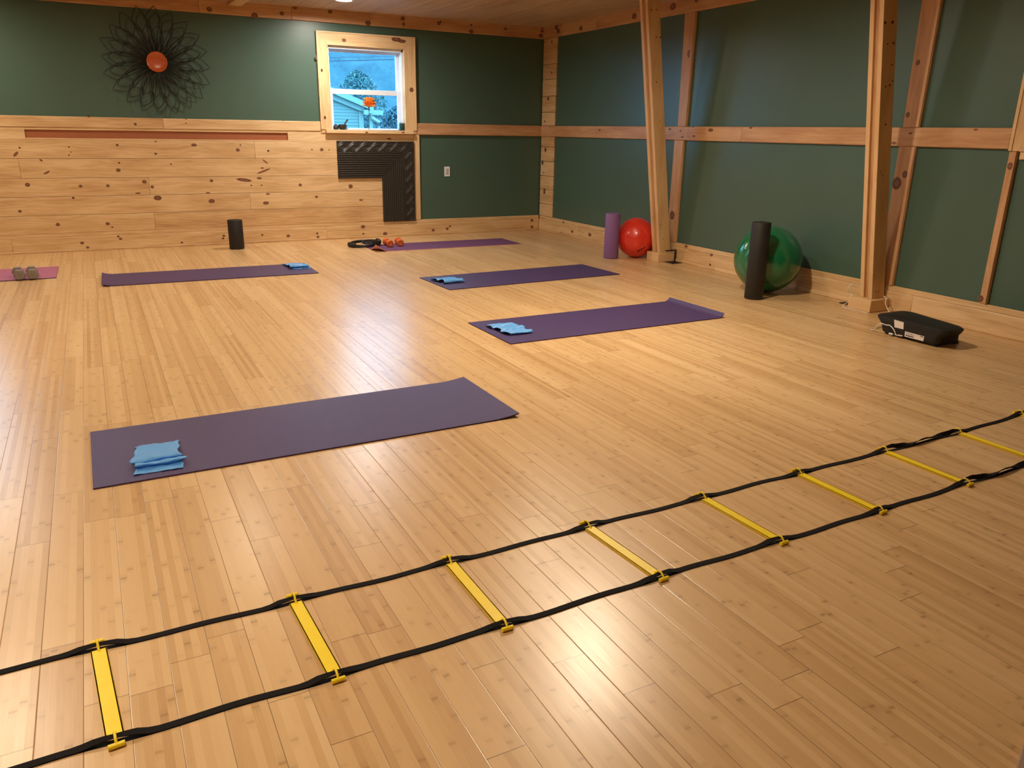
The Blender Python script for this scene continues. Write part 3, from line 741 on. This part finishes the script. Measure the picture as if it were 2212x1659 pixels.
# profile entries: (across, height, skew weight)
band([(0,.002,0),(.04,.003,0),(.055,.006,.2),(.045,.019,.3),(.062,.022,.3),(.078,.010,.3),(.082,.004,.3),(.09,.006,.2),(.083,.020,0),(.10,.026,0),(.15,.020,.2),(.20,.014,.5),(.25,.012,.8),(.29,.004,1)],.165,1,.03,
     'crumpled blue resistance band on the nearest purple mat',(.004,2.982),.03)
band([(.0,.004,0),(-.003,.014,0),(.02,.020,0),(.08,.010,-.4),(.10,.022,-.5),(.15,.020,-.6),(.19,.009,-.7),(.21,.020,-.9),(.26,.016,-1),(.29,.006,-1)],.175,2,.03,
     'blue resistance band folded square on the curled-end mat',(2.228,4.270),.0)
band([(.03,.003,-.3),(.0,.008,0),(.002,.028,0),(.04,.032,0),(.09,.018,-.5),(.13,.026,-.7),(.18,.018,-.8),(.22,.010,-1),(.17,.004,-.6)],.185,5,.035,
     'blue resistance band on the flat mat near the bright floor glare',(2.525,6.045),.02)
band([(-.03,.003,.6),(.02,.004,.5),(.035,.010,.3),(.0,.016,.1),(.012,.034,0),(.06,.030,0),(.12,.018,-.3),(.19,.016,-.6),(.25,.012,-.8),(.28,.004,-1)],.165,8,.02,
     'blue resistance band on the mat before the pine wall',(1.515,7.265),-.02)

# ------------------------------------------------------------------ agility ladder
farh=[(210,1388),(630,1288),(962,1206),(1257,1131),(1505,1070),(1711,1018),(1897,971),(2056,931),(2189.6,892)]
nearh=[(254,1621),(734,1478),(1099.5,1366),(1438,1258),(1698,1179),(1912.5,1112),(2099.9,1052)]
Fp=[onZ(*p) for p in farh]; Np=[onZ(*p) for p in nearh]
dv=Np[6]-Fp[6]; Np.append(Fp[7]+dv+Vector((-.004,0,0))); Np.append(Fp[8]+dv+Vector((-.006,.004,0)))
Fp=[Fp[0]*2-Fp[1]]+Fp+[Fp[-1]*2-Fp[-2]]; Np=[Np[0]*2-Np[1]]+Np+[Np[-1]*2-Np[-2]]
lad=empty('agility_ladder',(Np[1].x,Np[1].y,0)); tag(lad,'agility ladder of yellow rungs on two black straps across the near floor','agility ladder')
linv=Matrix.Translation((-Np[1].x,-Np[1].y,0))
sin_=.030           # strap line sits this far inside the end heads
Fs=[f+(n-f).normalized()*sin_ for f,n in zip(Fp,Np)]; Ns=[n+(f-n).normalized()*sin_ for f,n in zip(Fp,Np)]
random.seed(11)
def strap(pts,sgn):
    m=MB(); secs=[]
    tw=[random.choice((0,0,1)) for _ in pts]
    for i in range(len(pts)-1):
        a,b_=pts[i],pts[i+1]; d=(b_-a).normalized(); nn=Vector((-d.y,d.x,0)); N=22
        bow=random.uniform(-.006,.006)
        for k in range(N+(1 if i==len(pts)-2 else 0)):
            t=k/N; e=min(t,1-t)*2          # 0 at the rungs, 1 mid-span
            lift=.010*max(0,1-e*4.2)**1.2+.007*max(0,1-abs(e-.16)*7)*(.6+.4*math.sin(i*2.1))
            w=.0098*(min(1,.5+e*2.0)); an=.35*max(0,1-e*3.)
            if i==7 or (sgn<0 and i==7): an+=math.sin(t*math.pi*3)*.9; lift+=.004
            p=a.lerp(b_,t)+nn*(bow*math.sin(math.pi*t)+.003*math.sin(t*9+i*3)); 
            ax=nn*math.cos(an)+Vector((0,0,1))*math.sin(an)
            hh=.0022+lift+abs(math.sin(an))*w
            secs.append((p,ax,w,hh,nn,d))
    vs=[];fs=[]
    for (p,ax,w,hh,nn,d) in secs:
        c=Vector((p.x,p.y,hh)); th=ax.cross(d).normalized()*.0012
        for q in (c-ax*w-th,c+ax*w-th,c+ax*w+th,c-ax*w+th): vs.append((q.x,q.y,max(.0006,q.z)))
    for i in range(len(secs)-1):
        for k in range(4): fs.append((i*4+k,i*4+(k+1)%4,(i+1)*4+(k+1)%4,(i+1)*4+k))
    fs.append((0,1,2,3)); L_=(len(secs)-1)*4; fs.append((L_,L_+1,L_+2,L_+3))
    m.add(vs,fs); o=obj('side_strap',m,WEB,parent=lad,angle=50); o.matrix_parent_inverse=linv
    # lower layer of the doubled webbing, flat on the floor
    m=MB(); vs=[];fs=[]; q=0
    for (p,ax,w,hh,nn,d) in secs:
        ww=.0070; off=-nn*.003
        for c in (p+off-nn*ww,p+off+nn*ww): vs.append((c.x,c.y,.0012)); vs.append((c.x,c.y,.0004))
    n=len(secs)
    for i in range(n-1):
        a=i*4; b_=a+4; fs += [(a,a+2,b_+2,b_),(a+1,b_+1,b_+3,a+3),(a,b_,b_+1,a+1),(a+2,a+3,b_+3,b_+2)]
    m.add(vs,fs); o=obj('under_strap',m,WEB,parent=lad,smooth=False); o.matrix_parent_inverse=linv
strap(Fs,1); strap(Ns,-1)
for i in range(1,10):
    f,n=Fp[i],Np[i]; d=(n-f); L=d.length; d.normalize(); a=math.atan2(d.y,d.x); mid=(f+n)/2
    m=MB(); hw=.0185; Z0=.0035
    x0_=-L/2+.043; x1_=L/2-.043
    m.box(x0_,x1_,-hw,hw,Z0,Z0+.0035,tint=.5)
    m.box(x0_,x1_,-hw,-hw+.004,.0006,Z0+.0035,tint=.5); m.box(x0_,x1_,hw-.004,hw,.0006,Z0+.0035,tint=.5)
    for s_ in (-1,1):
        e0_=s_*(L/2-.045); e1_=s_*(L/2-.008)
        # narrow neck bridging over the strap
        zz=.026
        m.hexa([(e0_,-.004,Z0),(e0_,.004,Z0),(e0_+s_*.012,-.004,zz-.004),(e0_+s_*.012,.004,zz-.004),(e0_,-.004,Z0+.004),(e0_,.004,Z0+.004),(e0_+s_*.012,-.004,zz),(e0_+s_*.012,.004,zz)],tint=.5) if False else None
        m.tube([(e0_-s_*.006,0,Z0+.002),(e0_+s_*.004,0,.012),(e0_+s_*.012,0,.0215),(e0_+s_*.024,0,.0215),(e1_,0,.010)],.0032,8)
        m.tube([(e1_,-.0165,.007),(e1_,.0165,.007)],.0062,10)
    o=obj('rung',m,YEL,parent=lad,bevel=.0008,angle=40); o.matrix_parent_inverse=linv@Matrix.Identity(4)
    o.location=(mid.x,mid.y,0); o.rotation_euler=(0,0,a)

# ------------------------------------------------------------------ foam rollers
def roller(x,y,R,Hh,mt,label,holl=True,lean=(0,0)):
    root=empty('foam_roller',(x,y,0)); root.rotation_euler=(lean[0],lean[1],0); tag(root,label,'foam roller')
    z0=.0005
    m=MB(); m.lathe([(R*.93,z0),(R-.002,z0+.003),(R,z0+.007),(R,Hh-.006),(R-.002,Hh-.002),(R-.006,Hh)],40); obj('foam_cylinder',m,mt,parent=root,angle=50)
    m=MB(); m.lathe([(R*.90,Hh),(R*.90,Hh+.0006),(R*.2,Hh+.0008),(R*.16,Hh-.0),],32); obj('end_face',m,mt,parent=root)
    return root
roller(1.289,8.795,.076,.305,BLACKF,'short black foam roller standing against the pine wall')
PF=plain('violet_foam',(.21,.10,.28),.65,.10,260,bump=.3)
roller(4.700,6.745,.076,.459,PF,'violet foam roller standing beside the red ball')
roller(4.580,4.560,.073,.602,BLACKF,'tall black foam roller standing in front of the green ball')

# ------------------------------------------------------------------ exercise balls
def ball(x,y,R,col,label,rough,seed):
    root=empty('exercise_ball',(x,y,0)); tag(root,label,'exercise ball')
    t=NT('ball_vinyl_%s'%seed); o=t.objc(); sp=t.N('ShaderNodeSeparateXYZ'); t.L(o,sp.inputs[0])
    w=t.math('SINE', t.math('MULTIPLY', t.math('ADD',sp.outputs[2],t.math('MULTIPLY',sp.outputs[0],.3)), 620.)); n=t.noise(o,3,2)
    t.bump(w,.10,.0015); c=t.mix(n,tuple(a*.85 for a in col),tuple(min(1,a*1.15) for a in col))
    mt=t.set(c,rough,.55,**{'Coat Weight':.5,'Coat Roughness':.06})
    m=MB(); n_=48; prof=[]
    vs=[(0,0,-R)]; 
    rings=28
    for i in range(1,rings):
        ph=-math.pi/2+math.pi*i/rings
        for k in range(n_): a=2*math.pi*k/n_; vs.append((R*math.cos(ph)*math.cos(a),R*math.cos(ph)*math.sin(a),R*math.sin(ph)))
    vs.append((0,0,R)); fs=[(0,1+(k+1)%n_,1+k) for k in range(n_)]
    for i in range(rings-2):
        for k in range(n_): fs.append((1+i*n_+k,1+i*n_+(k+1)%n_,1+(i+1)*n_+(k+1)%n_,1+(i+1)*n_+k))
    b_=1+(rings-2)*n_; fs+=[(b_+k,b_+(k+1)%n_,len(vs)-1) for k in range(n_)]
    m.add(vs,fs); o=obj('ball_skin',m,mt,parent=root,loc=(0,0,R),angle=180)
    return root,R
rb,_=ball(4.980,6.702,.205,(.72,.035,.018),'shiny red exercise ball between the violet roller and far post',.30,'red')
ball(4.872,4.740,.272,(.008,.135,.052),'large shiny green exercise ball behind the tall black roller',.16,'green')
# dark printed mark low on the red ball, hugging its surface
m=MB(); R=.2056; c0=Vector((4.980,6.702,.205))
def on_ball(px,py):
    d=ray(px,py).normalized(); o=Vector((0,0,CAM_H))-c0; b_=o.dot(d); disc=b_*b_-(o.dot(o)-R*R)
    t_=-b_-math.sqrt(max(disc,0)); return tuple(o+d*t_)
for pts,wd_ in ((((1377,543),(1383,540),(1389,537),(1394,533)),1.6),(((1378,541),(1386,538),(1391,536)),1.0),(((1377,544),(1386,542)),.8)):
    vs=[];fs=[]
    for (x_,y_) in pts: vs += [on_ball(x_,y_-wd_*.6),on_ball(x_,y_+wd_*.6)]
    fs=[(2*i,2*i+1,2*i+3,2*i+2) for i in range(len(pts)-1)]; m.add(vs,fs)
pm=obj('printed_mark',m,plain('dark_print',(.05,.004,.004),.5),parent=rb,loc=(0,0,.205),smooth=False)
# vent plug on the green ball
# ------------------------------------------------------------------ grey hex dumbbells
random.seed(5)
def hex_db(x,y,rz,label,src=None):
    root=empty('hex_dumbbell',(x,y,MT+.0006),rz) if src is None else copy_tree(src)
    if src is None:
        m0=MB(); R=.047
        for s_ in (-1,1):
            m=MB(); pts=[(R*math.cos(math.pi/3*k),R*math.sin(math.pi/3*k)+R*.866) for k in range(6)]
            y0_,y1_=(.052,.105) if s_==1 else (-.105,-.052)
            m.prism(pts,y0_,y1_,axis='y'); obj('hex_head',m,GREY,parent=root,bevel=.008,bseg=3)
        m=MB(); m.tube([(0,-.055,R*.866),(0,-.02,R*.866),(0,.02,R*.866),(0,.055,R*.866)],[.014,.017,.017,.014],14); obj('handle',m,GREY,parent=root)
    root.location=(x,y,MT+.0006); root.rotation_euler=(0,0,rz)
    return tag(root,label,'dumbbell','grey dumbbells on the pink mat')
h1=hex_db(-.641,7.665,.13,'left one of two grey hexagonal dumbbells on the pink mat')
hex_db(-.543,7.660,.08,'right one of two grey hexagonal dumbbells on the pink mat',h1)
# ------------------------------------------------------------------ orange dumbbells
def o_db(x,y,rz,label,src=None):
    root=empty('vinyl_dumbbell',(x,y,0),rz) if src is None else copy_tree(src)
    if src is None:
        R=.040
        for s_ in (-1,1):
            m=MB(); m.lathe([(.012,0),(.030,.001),(.037,.006),(R,.014),(R,.036),(.036,.044),(.024,.046),(.022,.043),(.006,.042)],24)
            o=obj('rounded_head',m,ORANGE,parent=root,angle=60); o.rotation_euler=(-math.pi/2*s_,0,0); o.location=(0,s_*.056,R)
        m=MB(); m.tube([(0,-.06,R),(0,-.02,R),(0,.02,R),(0,.06,R)],[.015,.0175,.0175,.015],14); obj('handle',m,ORANGE,parent=root)
    root.location=(x,y,MT+.0008); root.rotation_euler=(0,0,rz)
    return tag(root,label,'dumbbell','orange dumbbells on the plum mat')
d1=o_db(2.830,8.365,-.09,'orange dumbbell next to the black exercise ring')
o_db(2.965,8.385,-.20,'orange dumbbell farther from the black exercise ring, on its right',d1)
# ------------------------------------------------------------------ exercise ring and strap coil
root=empty('exercise_ring',(2.600,8.500,MT+.001)); tag(root,'black padded exercise ring lying at the plum mat end','exercise ring')
m=MB(); pts=[(.165*math.cos(a),.165*math.sin(a),.022+.012*math.cos(a-.3)) for a in [2*math.pi*k/48 for k in range(48)]]
m.tube(pts,.013,8,closed=True,flat=(.6,1.3)); obj('hoop',m,BLACK,parent=root)
for s_,a0 in ((0,math.pi+.25),(1,-.1)):
    m=MB(); pts=[((.165+.0)*math.cos(a0+t),(.165)*math.sin(a0+t),.030+.012*math.cos(a0+t-.3)) for t in [-.42+.84*k/12 for k in range(13)]]
    rr=[.016]+[.026]*11+[.016]; m.tube(pts,rr,12,flat=(.9,1.05)); obj('pad',m,BLACKF,parent=root)
root=empty('rubber_tubing_coil',(2.655,8.495,MT+.002)); tag(root,'coil of thin black tubing resting inside the exercise ring','exercise tubing')
m=MB(); pts=[]
for k in range(120):
    a=k/120*2*math.pi*2.6; rr=.056+.010*math.sin(k*.21)+.0002*k; pts.append((rr*math.cos(a)*1.0,rr*math.sin(a)*1.2,.004+.0003*k+.008*math.sin(a*1.5)**2))
m.tube(pts,.0065,8); obj('tube_loops',m,BLACK,parent=root)
m=MB(); m.tube([(-.030,-.06,.018),(-.060,-.03,.030),(-.065,.02,.030)],[.013,.014,.012],12); obj('grip',m,BLACKF,parent=root)

# ------------------------------------------------------------------ vibration plate
px_,py_=4.680,3.143; root=empty('vibration_plate',(px_,py_,0),0); tag(root,'black curved vibration plate with rating stickers, before the nearer post','exercise machine')
def rr_outline(hb,hf,hy,r,n=6,tp=0):
    pts=[]
    for cx_,cy_,a0 in ((hb-r,hy-r,0),(-hf+r,hy-r,90),(-hf+r,-hy+r,180),(hb-r,-hy+r,270)):
        for k in range(n+1):
            a=R_(a0+90*k/n); x_=cx_+r*math.cos(a); y_=cy_+r*math.sin(a)
            if x_>-.06: x_-=tp*max(0,-y_/hy)**1.5*(x_+.06)/(hb+.06)
            pts.append((x_,y_))
    return pts
PLS=[(.110,.128,.195,.03,.010,.02),(.118,.140,.203,.03,.020,.03),(.122,.1450,.206,.03,.040,.04),(.130,.1452,.214,.035,.062,.06),(.142,.1455,.240,.045,.084,.09),(.150,.1465,.262,.05,.106,.12),(.150,.146,.263,.05,.114,.12),(.142,.138,.255,.05,.120,.12),(.11,.10,.20,.05,.127,.1),(.05,.05,.10,.03,.131,.05)]
vs=[];fs=[];n=None
for (hb,hf,hy,r,z,tp) in PLS:
    o_=rr_outline(hb,hf,hy,r,6,tp); n=len(o_); vs += [(a,b_,z) for a,b_ in o_]
for i in range(len(PLS)-1):
    for k in range(n): fs.append((i*n+k,i*n+(k+1)%n,(i+1)*n+(k+1)%n,(i+1)*n+k))
fs.append(tuple(reversed(range(n)))); fs.append(tuple((len(PLS)-1)*n+k for k in range(n)))
m=MB(); m.add(vs,fs); obj('housing',m,plain('black_grained_plastic',(.0065,.0065,.006),.55,.15,200,bump=.1),parent=root,angle=45)
for sx_ in (-1,1):
    for sy_ in (-1,1):
        m=MB(); m.lathe([(.024,.0004),(.026,.003),(.022,.014)],16,c=(sx_*.10,sy_*.165,0)); obj('rubber_foot',m,BLACK,parent=root)
STK=NT('paper_sticker'); u,v=STK.uv(); n_=STK.noise(STK.comb(STK.math('MULTIPLY',u,60.),STK.math('MULTIPLY',v,600.)),1.,3); STK.set(STK.mix(n_,(.62,.55,.50),(.80,.74,.68)),.5)
def sticker(pts,name,label):
    m=MB(); c_=[Vector((p[0],p[1],p[2])) for p in pts]
    nn=(c_[1]-c_[0]).cross(c_[3]-c_[0]).normalized()
    if nn.x>0: nn=-nn
    f_=[tuple(c+nn*.0008) for c in c_]; b_=[tuple(c) for c in c_]
    m.add(f_+b_,[(0,1,2,3),(7,6,5,4),(0,4,5,1),(1,5,6,2),(2,6,7,3),(3,7,4,0)],lambda p:(p[1],p[2])); o=obj(name,m,STK.m,parent=root,smooth=False); o['label']=label; return o
def W2L(px,py): 
    q=onX(px,py,4.5335); return (-.1466,q.y-py_,q.z)
sticker([W2L(1931.8,690.4),W2L(1952.3,696.3),W2L(1951.7,711.5),W2L(1932.3,706.8)],'square_sticker','pale square sticker')
sq=[W2L(1955.2,715.6),W2L(1996.8,726.7),W2L(1994.4,737.3),W2L(1954,726.7)]
s2=sticker(sq,'rating_sticker','white rating sticker')
def bar(u0_,u1_,v0_,v1_,nm):
    a,b_,c,d=[Vector(q) for q in sq]; P=lambda u_,v_: (a.lerp(b_,u_)).lerp(d.lerp(c,u_),v_)+Vector((-.0012,0,0))
    m=MB(); f=[tuple(P(u0_,v0_)),tuple(P(u1_,v0_)),tuple(P(u1_,v1_)),tuple(P(u0_,v1_))]; b2=[(x+.0005,y,z) for x,y,z in f]
    m.add(f+b2,[(0,1,2,3),(7,6,5,4),(0,4,5,1),(1,5,6,2),(2,6,7,3),(3,7,4,0)]); return obj(nm,m,BLACK,parent=s2,smooth=False)
bar(.05,.48,.62,.80,'printed_bar'); bar(.80,.97,.14,.26,'printed_bar'); bar(.06,.42,.22,.27,'printed_line'); bar(.06,.52,.38,.43,'printed_line')
m=MB(); m.box(-.158,-.144,.098,.128,.012,.022); obj('socket',m,plain('pale_plug',(.75,.70,.66),.4),parent=root,bevel=.002)
# power cord
CW=plain('white_cord',(.80,.76,.70),.4,.03)
root=empty('power_cord',(5.0,3.7,0)); tag(root,'thin white power cord running from the post base to the vibration plate','cord')
inv=Matrix.Translation((-5.0,-3.7,0))
def spline(cp,n=10):
    out=[]; cp=[Vector(c) for c in cp]
    for i in range(len(cp)-1):
        a,b_,c,d=cp[max(i-1,0)],cp[i],cp[i+1],cp[min(i+2,len(cp)-1)]
        for k in range(n):
            t=k/n; out.append(.5*((2*b_)+(-a+c)*t+(2*a-5*b_+4*c-d)*t*t+(-a+3*b_-3*c+d)*t**3))
    out.append(cp[-1]); return out
def cord(cp,nm='cord'):
    m=MB(); m.tube(spline(cp),.0030,8); o=obj(nm,m,CW,parent=root); o.matrix_parent_inverse=inv; return o
A=lambda px,py,y: tuple(onY(px,py,y))
cord([(5.15,4.005,.20),A(1851,614,4.01),A(1840,614,4.03),A(1832,623,4.04),A(1834,633,4.04),A(1842,640,4.01),(5.02,4.012,.06),A(1835,650,4.02),(4.98,4.03,.010),(4.975,3.98,.0045),(4.97,3.85,.0045),(4.965,3.79,.006)],'upper_cord')
cord([(5.19,3.795,.10),A(1909,640,3.79),A(1914.5,645,3.77),A(1912.5,654,3.76),A(1916,665,3.74),A(1920,672,3.70),(5.0,3.60,.02),(4.86,3.50,.0045),(4.70,3.46,.0045),(4.575,3.44,.0045)],'middle_cord')
pc=lambda px,py,x: tuple(onX(px,py,x))
cord([(4.575,3.44,.0045),(4.545,3.42,.006),pc(1889,711,4.53),pc(1897,701,4.525),pc(1905,699,4.52),pc(1914,702,4.52),pc(1922,703,4.52),pc(1930,711,4.52),pc(1935,722,4.525),pc(1938,725,4.535),(4.552,3.255,.017)],'front_cord')
m=MB(); m.tube([pc(1939,724,4.530),pc(1950,726,4.54)],[.005,.004],10); o=obj('plug',m,plain('pale_plug_body',(.70,.62,.56),.4),parent=root); o.matrix_parent_inverse=inv

# corner of a pale woven rug at the frame's lower right
a_=onZ(2211,1605); b_=onZ(2195,1659); d=(b_-a_).normalized(); nn=Vector((-d.y,d.x,0))
if nn.dot(Vector((1,0,0)))<0: nn=-nn
a_=a_-d*.05
m=MB(); q=[a_,a_+nn*.9,a_+nn*.9+d*.6,a_+d*.6]; L=[Vector((p.x-a_.x,p.y-a_.y,0)) for p in q]
m.prism([(v.x,v.y) for v in L],.0004,.009); rg=obj('floor_rug',m,plain('pale_woven_rug',(.34,.235,.17),.85,.25,500,bump=.5),bevel=.003,loc=(a_.x,a_.y,0))
tag(rg,'pale greyish woven rug corner at the bottom right edge','rug')

# ------------------------------------------------------------------ ceiling downlights
def emis(name,col,s):
    m=bpy.data.materials.new(name); m.use_nodes=True; n=m.node_tree; n.nodes.clear(); e=n.nodes.new('ShaderNodeEmission'); e.inputs[0].default_value=(*col,1); e.inputs[1].default_value=s
    o=n.nodes.new('ShaderNodeOutputMaterial'); n.links.new(e.outputs[0],o.inputs[0]); return m
EM=emis('lamp_disc_glow',(1,.86,.66),14.)
LAMPS=[(2.46,8.38,1.2),(-1.15,8.3,.75),(2.75,3.95,1.9),(-.9,4.9,1.05),(3.1,5.3,.5),(-.4,1.6,1.0),(-2.7,1.6,.7),(.9,6.7,.55)]
first=None
LCOL=(1.,.84,.62)
for k,(lx,ly,pw) in enumerate(LAMPS):
    if first is None:
        root=empty('ceiling_downlight',(lx,ly,ZC)); first=root
        m=MB(); m.lathe([(.080,-.012),(.098,-.010),(.100,-.002),(.078,-.001),(.078,-.012)],32,cap=False); obj('trim_ring',m,WHITE,parent=root,angle=50)
        m=MB(); m.lathe([(.077,-.009),(.077,-.006)],32); obj('lens_disc',m,EM,parent=root)
    else: root=copy_tree(first)
    root.location=(lx,ly,ZC); tag(root,'round white ceiling downlight in the pine ceiling' if k else 'round white ceiling downlight glowing before the window','ceiling light','ceiling downlights')
    ld=bpy.data.lights.new('downlight','AREA'); ld.shape='DISK'; ld.size=.15; ld.energy=33*pw; ld.color=(1.,.91,.80) if k==0 else LCOL; ld.spread=math.pi*.95
    lo=bpy.data.objects.new('downlight_lamp',ld); C.objects.link(lo); lo.location=(lx,ly,ZC-.016)
# daylight portals in the window openings
def portal(loc,rot,sx_,sy_):
    ld=bpy.data.lights.new('daylight_portal','AREA'); ld.shape='RECTANGLE'; ld.size=sx_; ld.size_y=sy_; ld.cycles.is_portal=True
    lo=bpy.data.objects.new('daylight_portal',ld); C.objects.link(lo); lo.location=loc; lo.rotation_euler=rot
portal(((WX0+WX1)/2,YG+.17,(WZ0+WZ1)/2),(-math.pi/2,0,0),WX1-WX0,WZ1-WZ0)
portal(((V0+V1)/2,YG+.17,(WZ0+WZ1)/2),(-math.pi/2,0,0),V1-V0,WZ1-WZ0)

# ------------------------------------------------------------------ outside the window
SID=plain('pale_siding',(.150,.185,.150),.6,.04,4); TRIMW=plain('white_house_trim',(.20,.235,.19),.5,.03,4)
root=empty('neighbour_house',(4.,28.,-1.6)); tag(root,'pale clapboard house gable seen through the window','house')
inv=Matrix.Translation((-4.,-28.,1.6))
def HP(nm,m,mt,par=None,**k):
    o=obj(nm,m,mt,parent=root,**k); o.matrix_parent_inverse=inv; return o
rx,rz,ex,ez=3.6,3.74,8.72,1.93; sl=(rz-ez)/(ex-rx)
m=MB(); z=-1.6
def xr(z_): return min(8.66, rx+(rz-z_)/sl) 
while z<3.6:
    z2=z+.105; xa=xr(z2) if z2>ez-.1 else 8.66
    xl=2*rx-xa
    m.add([(xl,28.,z),(xa,28.,z),(xa,28.02,z2),(xl,28.02,z2),(xl,28.03,z),(xa,28.03,z)],[(0,1,2,3),(0,4,5,1)]); z=z2
HP('clapboard_wall',m,SID,smooth=False)
m=MB()
for s_ in (1,-1):
    e_=rx+s_*(ex+.30-rx); ze=ez-.02-.05
    m.prism([(rx,rz+.30),(e_,ze+.16),(e_,ze-.03),(rx,rz+.10)],27.72,36.,axis='y')
HP('roof',m,TRIMW,smooth=False)
for s_ in (1,-1):
    e_=rx+s_*(ex+.02-rx); m=MB(); m.prism([(rx,rz+.12),(e_,ez+.06),(e_,ez-.16),(rx,rz-.12)],27.9,27.99,axis='y'); HP('rake_board',m,TRIMW,smooth=False)
m=MB(); m.box(8.55,8.72,27.96,28.05,-1.6,1.8); m.box(8.86,8.98,27.75,27.85,-1.6,1.9); m.box(8.66,9.35,27.70,27.84,1.70,1.86)
HP('corner_trim',m,TRIMW,smooth=False)
m=MB(); m.tube([(8.90,27.7,1.75),(8.93,27.68,1.6),(9.16,27.6,1.45),(9.16,27.6,1.25),(8.95,27.6,1.02),(8.45,27.6,.72)],.065,8)
HP('downspout',m,TRIMW)
HILL=NT('haze_tinted_hillside'); o=HILL.objc(); n1=HILL.noise(o,.35,6,.65); n2=HILL.noise(o,2.2,4,.6)
cc=HILL.ramp(HILL.math('ADD',HILL.math('MULTIPLY',n1,.6),HILL.math('MULTIPLY',n2,.4)),[(.3,(.036,.062,.072)),(.5,(.055,.092,.098)),(.72,(.078,.122,.116))]); HILL.set(cc,.9,.1)  # distance haze is put into this blue-green colour, no mist volume
rnd=random.Random(4)
def hf(u_,v_):
    x=-40+190*u_; y=72+75*v_; base=-1.6+ (max(0,y-74))*.36
    return (x,y,base+ (1.0*math.sin(x*.35+y*.2)+.5*math.sin(x*.8-y*.5)+.3*math.sin(x*1.5+y*.9))*min(1,v_*5))
m=MB(); m.grid(hf,260,120); hl=obj('wooded_hillside',m,HILL.m,angle=180); hl['kind']='structure'
m=MB(); m.box(-60,130,YG+.4,140,-1.75,-1.6); g=obj('outside_ground',m,plain('grass_lawn',(.03,.055,.06),.9,.2,.5)); g['kind']='structure'
LEAF=[plain('pale_spring_foliage',(.085,.150,.140),.8,.2,1.5),plain('blue_green_foliage',(.055,.105,.115),.8,.2,1.5)]
BARK=plain('grey_bark',(.2,.18,.16),.8)
def tree(x,y,Ht,Wd,mt,label,seed):
    rnd=random.Random(seed); root=empty('tree',(x,y,-1.6)); tag(root,label,'tree','trees on the slope outside')
    m=MB(); m.tube([(0,0,0),(.05,0,Ht*.4),(0,0,Ht*.8)],[.22,.15,.05],8); obj('trunk',m,BARK,parent=root)
    m=MB()
    for k in range(4200):
        a=rnd.uniform(0,2*math.pi); t=rnd.random(); zz=Ht*(.22+.78*t); pr=math.sin(math.pi*min(1,(t*.85+.15)))**.7
        rr=Wd*.5*pr*math.sqrt(rnd.random()); s_=Wd*.021*rnd.uniform(.6,1.7)
        c=Vector((rr*math.cos(a),rr*math.sin(a),zz)); q=[Vector((rnd.gauss(0,1),rnd.gauss(0,1),rnd.gauss(0,1))).normalized()*s_ for _ in range(3)]
        m.add([tuple(c+q[0]),tuple(c+q[1]),tuple(c+q[2]),tuple(c-q[0]*.7)],[(0,1,2),(0,2,3),(1,3,2)])
    obj('crown',m,mt,parent=root,smooth=False)
    return root
tree(18.4,60,6.9,4.6,LEAF[0],'pale leafy tree rising above the house gable in the upper pane',1)
tree(16.6,66,5.2,3.4,LEAF[1],'dark bushy tree left of the pale tree outside the window',2)
tree(20.8,68,5.6,4.4,LEAF[1],'dark bushy tree right of the pale tree outside the window',3)
tree(13.6,38,3.9,3.2,LEAF[1],'dark bushy tree just right of the carnation bloom outside the window',4)
tree(12.4,34,2.9,2.2,LEAF[1],'small dark bush low at the right of the lower pane',5)
root=empty('utility_cable',(6.2,20.,2.9)); tag(root,'dark overhead utility cables with spacers crossing the upper window pane','cable')
inv=Matrix.Translation((-6.2,-20.,-2.9))
CB=plain('dark_cable',(.05,.06,.07),.6)
c1=onY(712,124,20.); c2=onY(856,121.5,20.); c3=onY(712,131.5,20.); c4=onY(856,128.,20.)
def ext(a,b_,sag): return [a.lerp(b_,t)+Vector((0,0,-sag*(1-((t-.5)/3.5)**2)+sag)) for t in [-3+7*k/30 for k in range(31)]]
for nm,a,b_,rr_ in (('upper_wire',c1,c2,.008),('lower_wire',c3,c4,.016)):
    m=MB(); m.tube(ext(a,b_,0),rr_,6); o=obj(nm,m,CB,parent=root); o.matrix_parent_inverse=inv
for px in (731,775,818):
    f_=(px-712)/144.; a=c1.lerp(c2,f_); b_=c3.lerp(c4,f_); m=MB(); m.tube([tuple(a+Vector((0,0,-.02))),tuple(b_+Vector((-.025,0,.0))),tuple(b_+Vector((.025,0,.0)))],.007,5,closed=True)
    o=obj('spacer',m,CB,parent=root); o.matrix_parent_inverse=inv

# ------------------------------------------------------------------ view
S.view_settings.view_transform='Standard'; S.view_settings.look='None'; S.view_settings.gamma=1; S.view_settings.use_curve_mapping=False
S.view_settings.exposure=0.
S.cycles.use_denoising=True
S.cycles.max_bounces=8; S.cycles.diffuse_bounces=5; S.cycles.transparent_max_bounces=12
S.cycles.caustics_reflective=False; S.cycles.caustics_refractive=False; S.cycles.sample_clamp_indirect=6
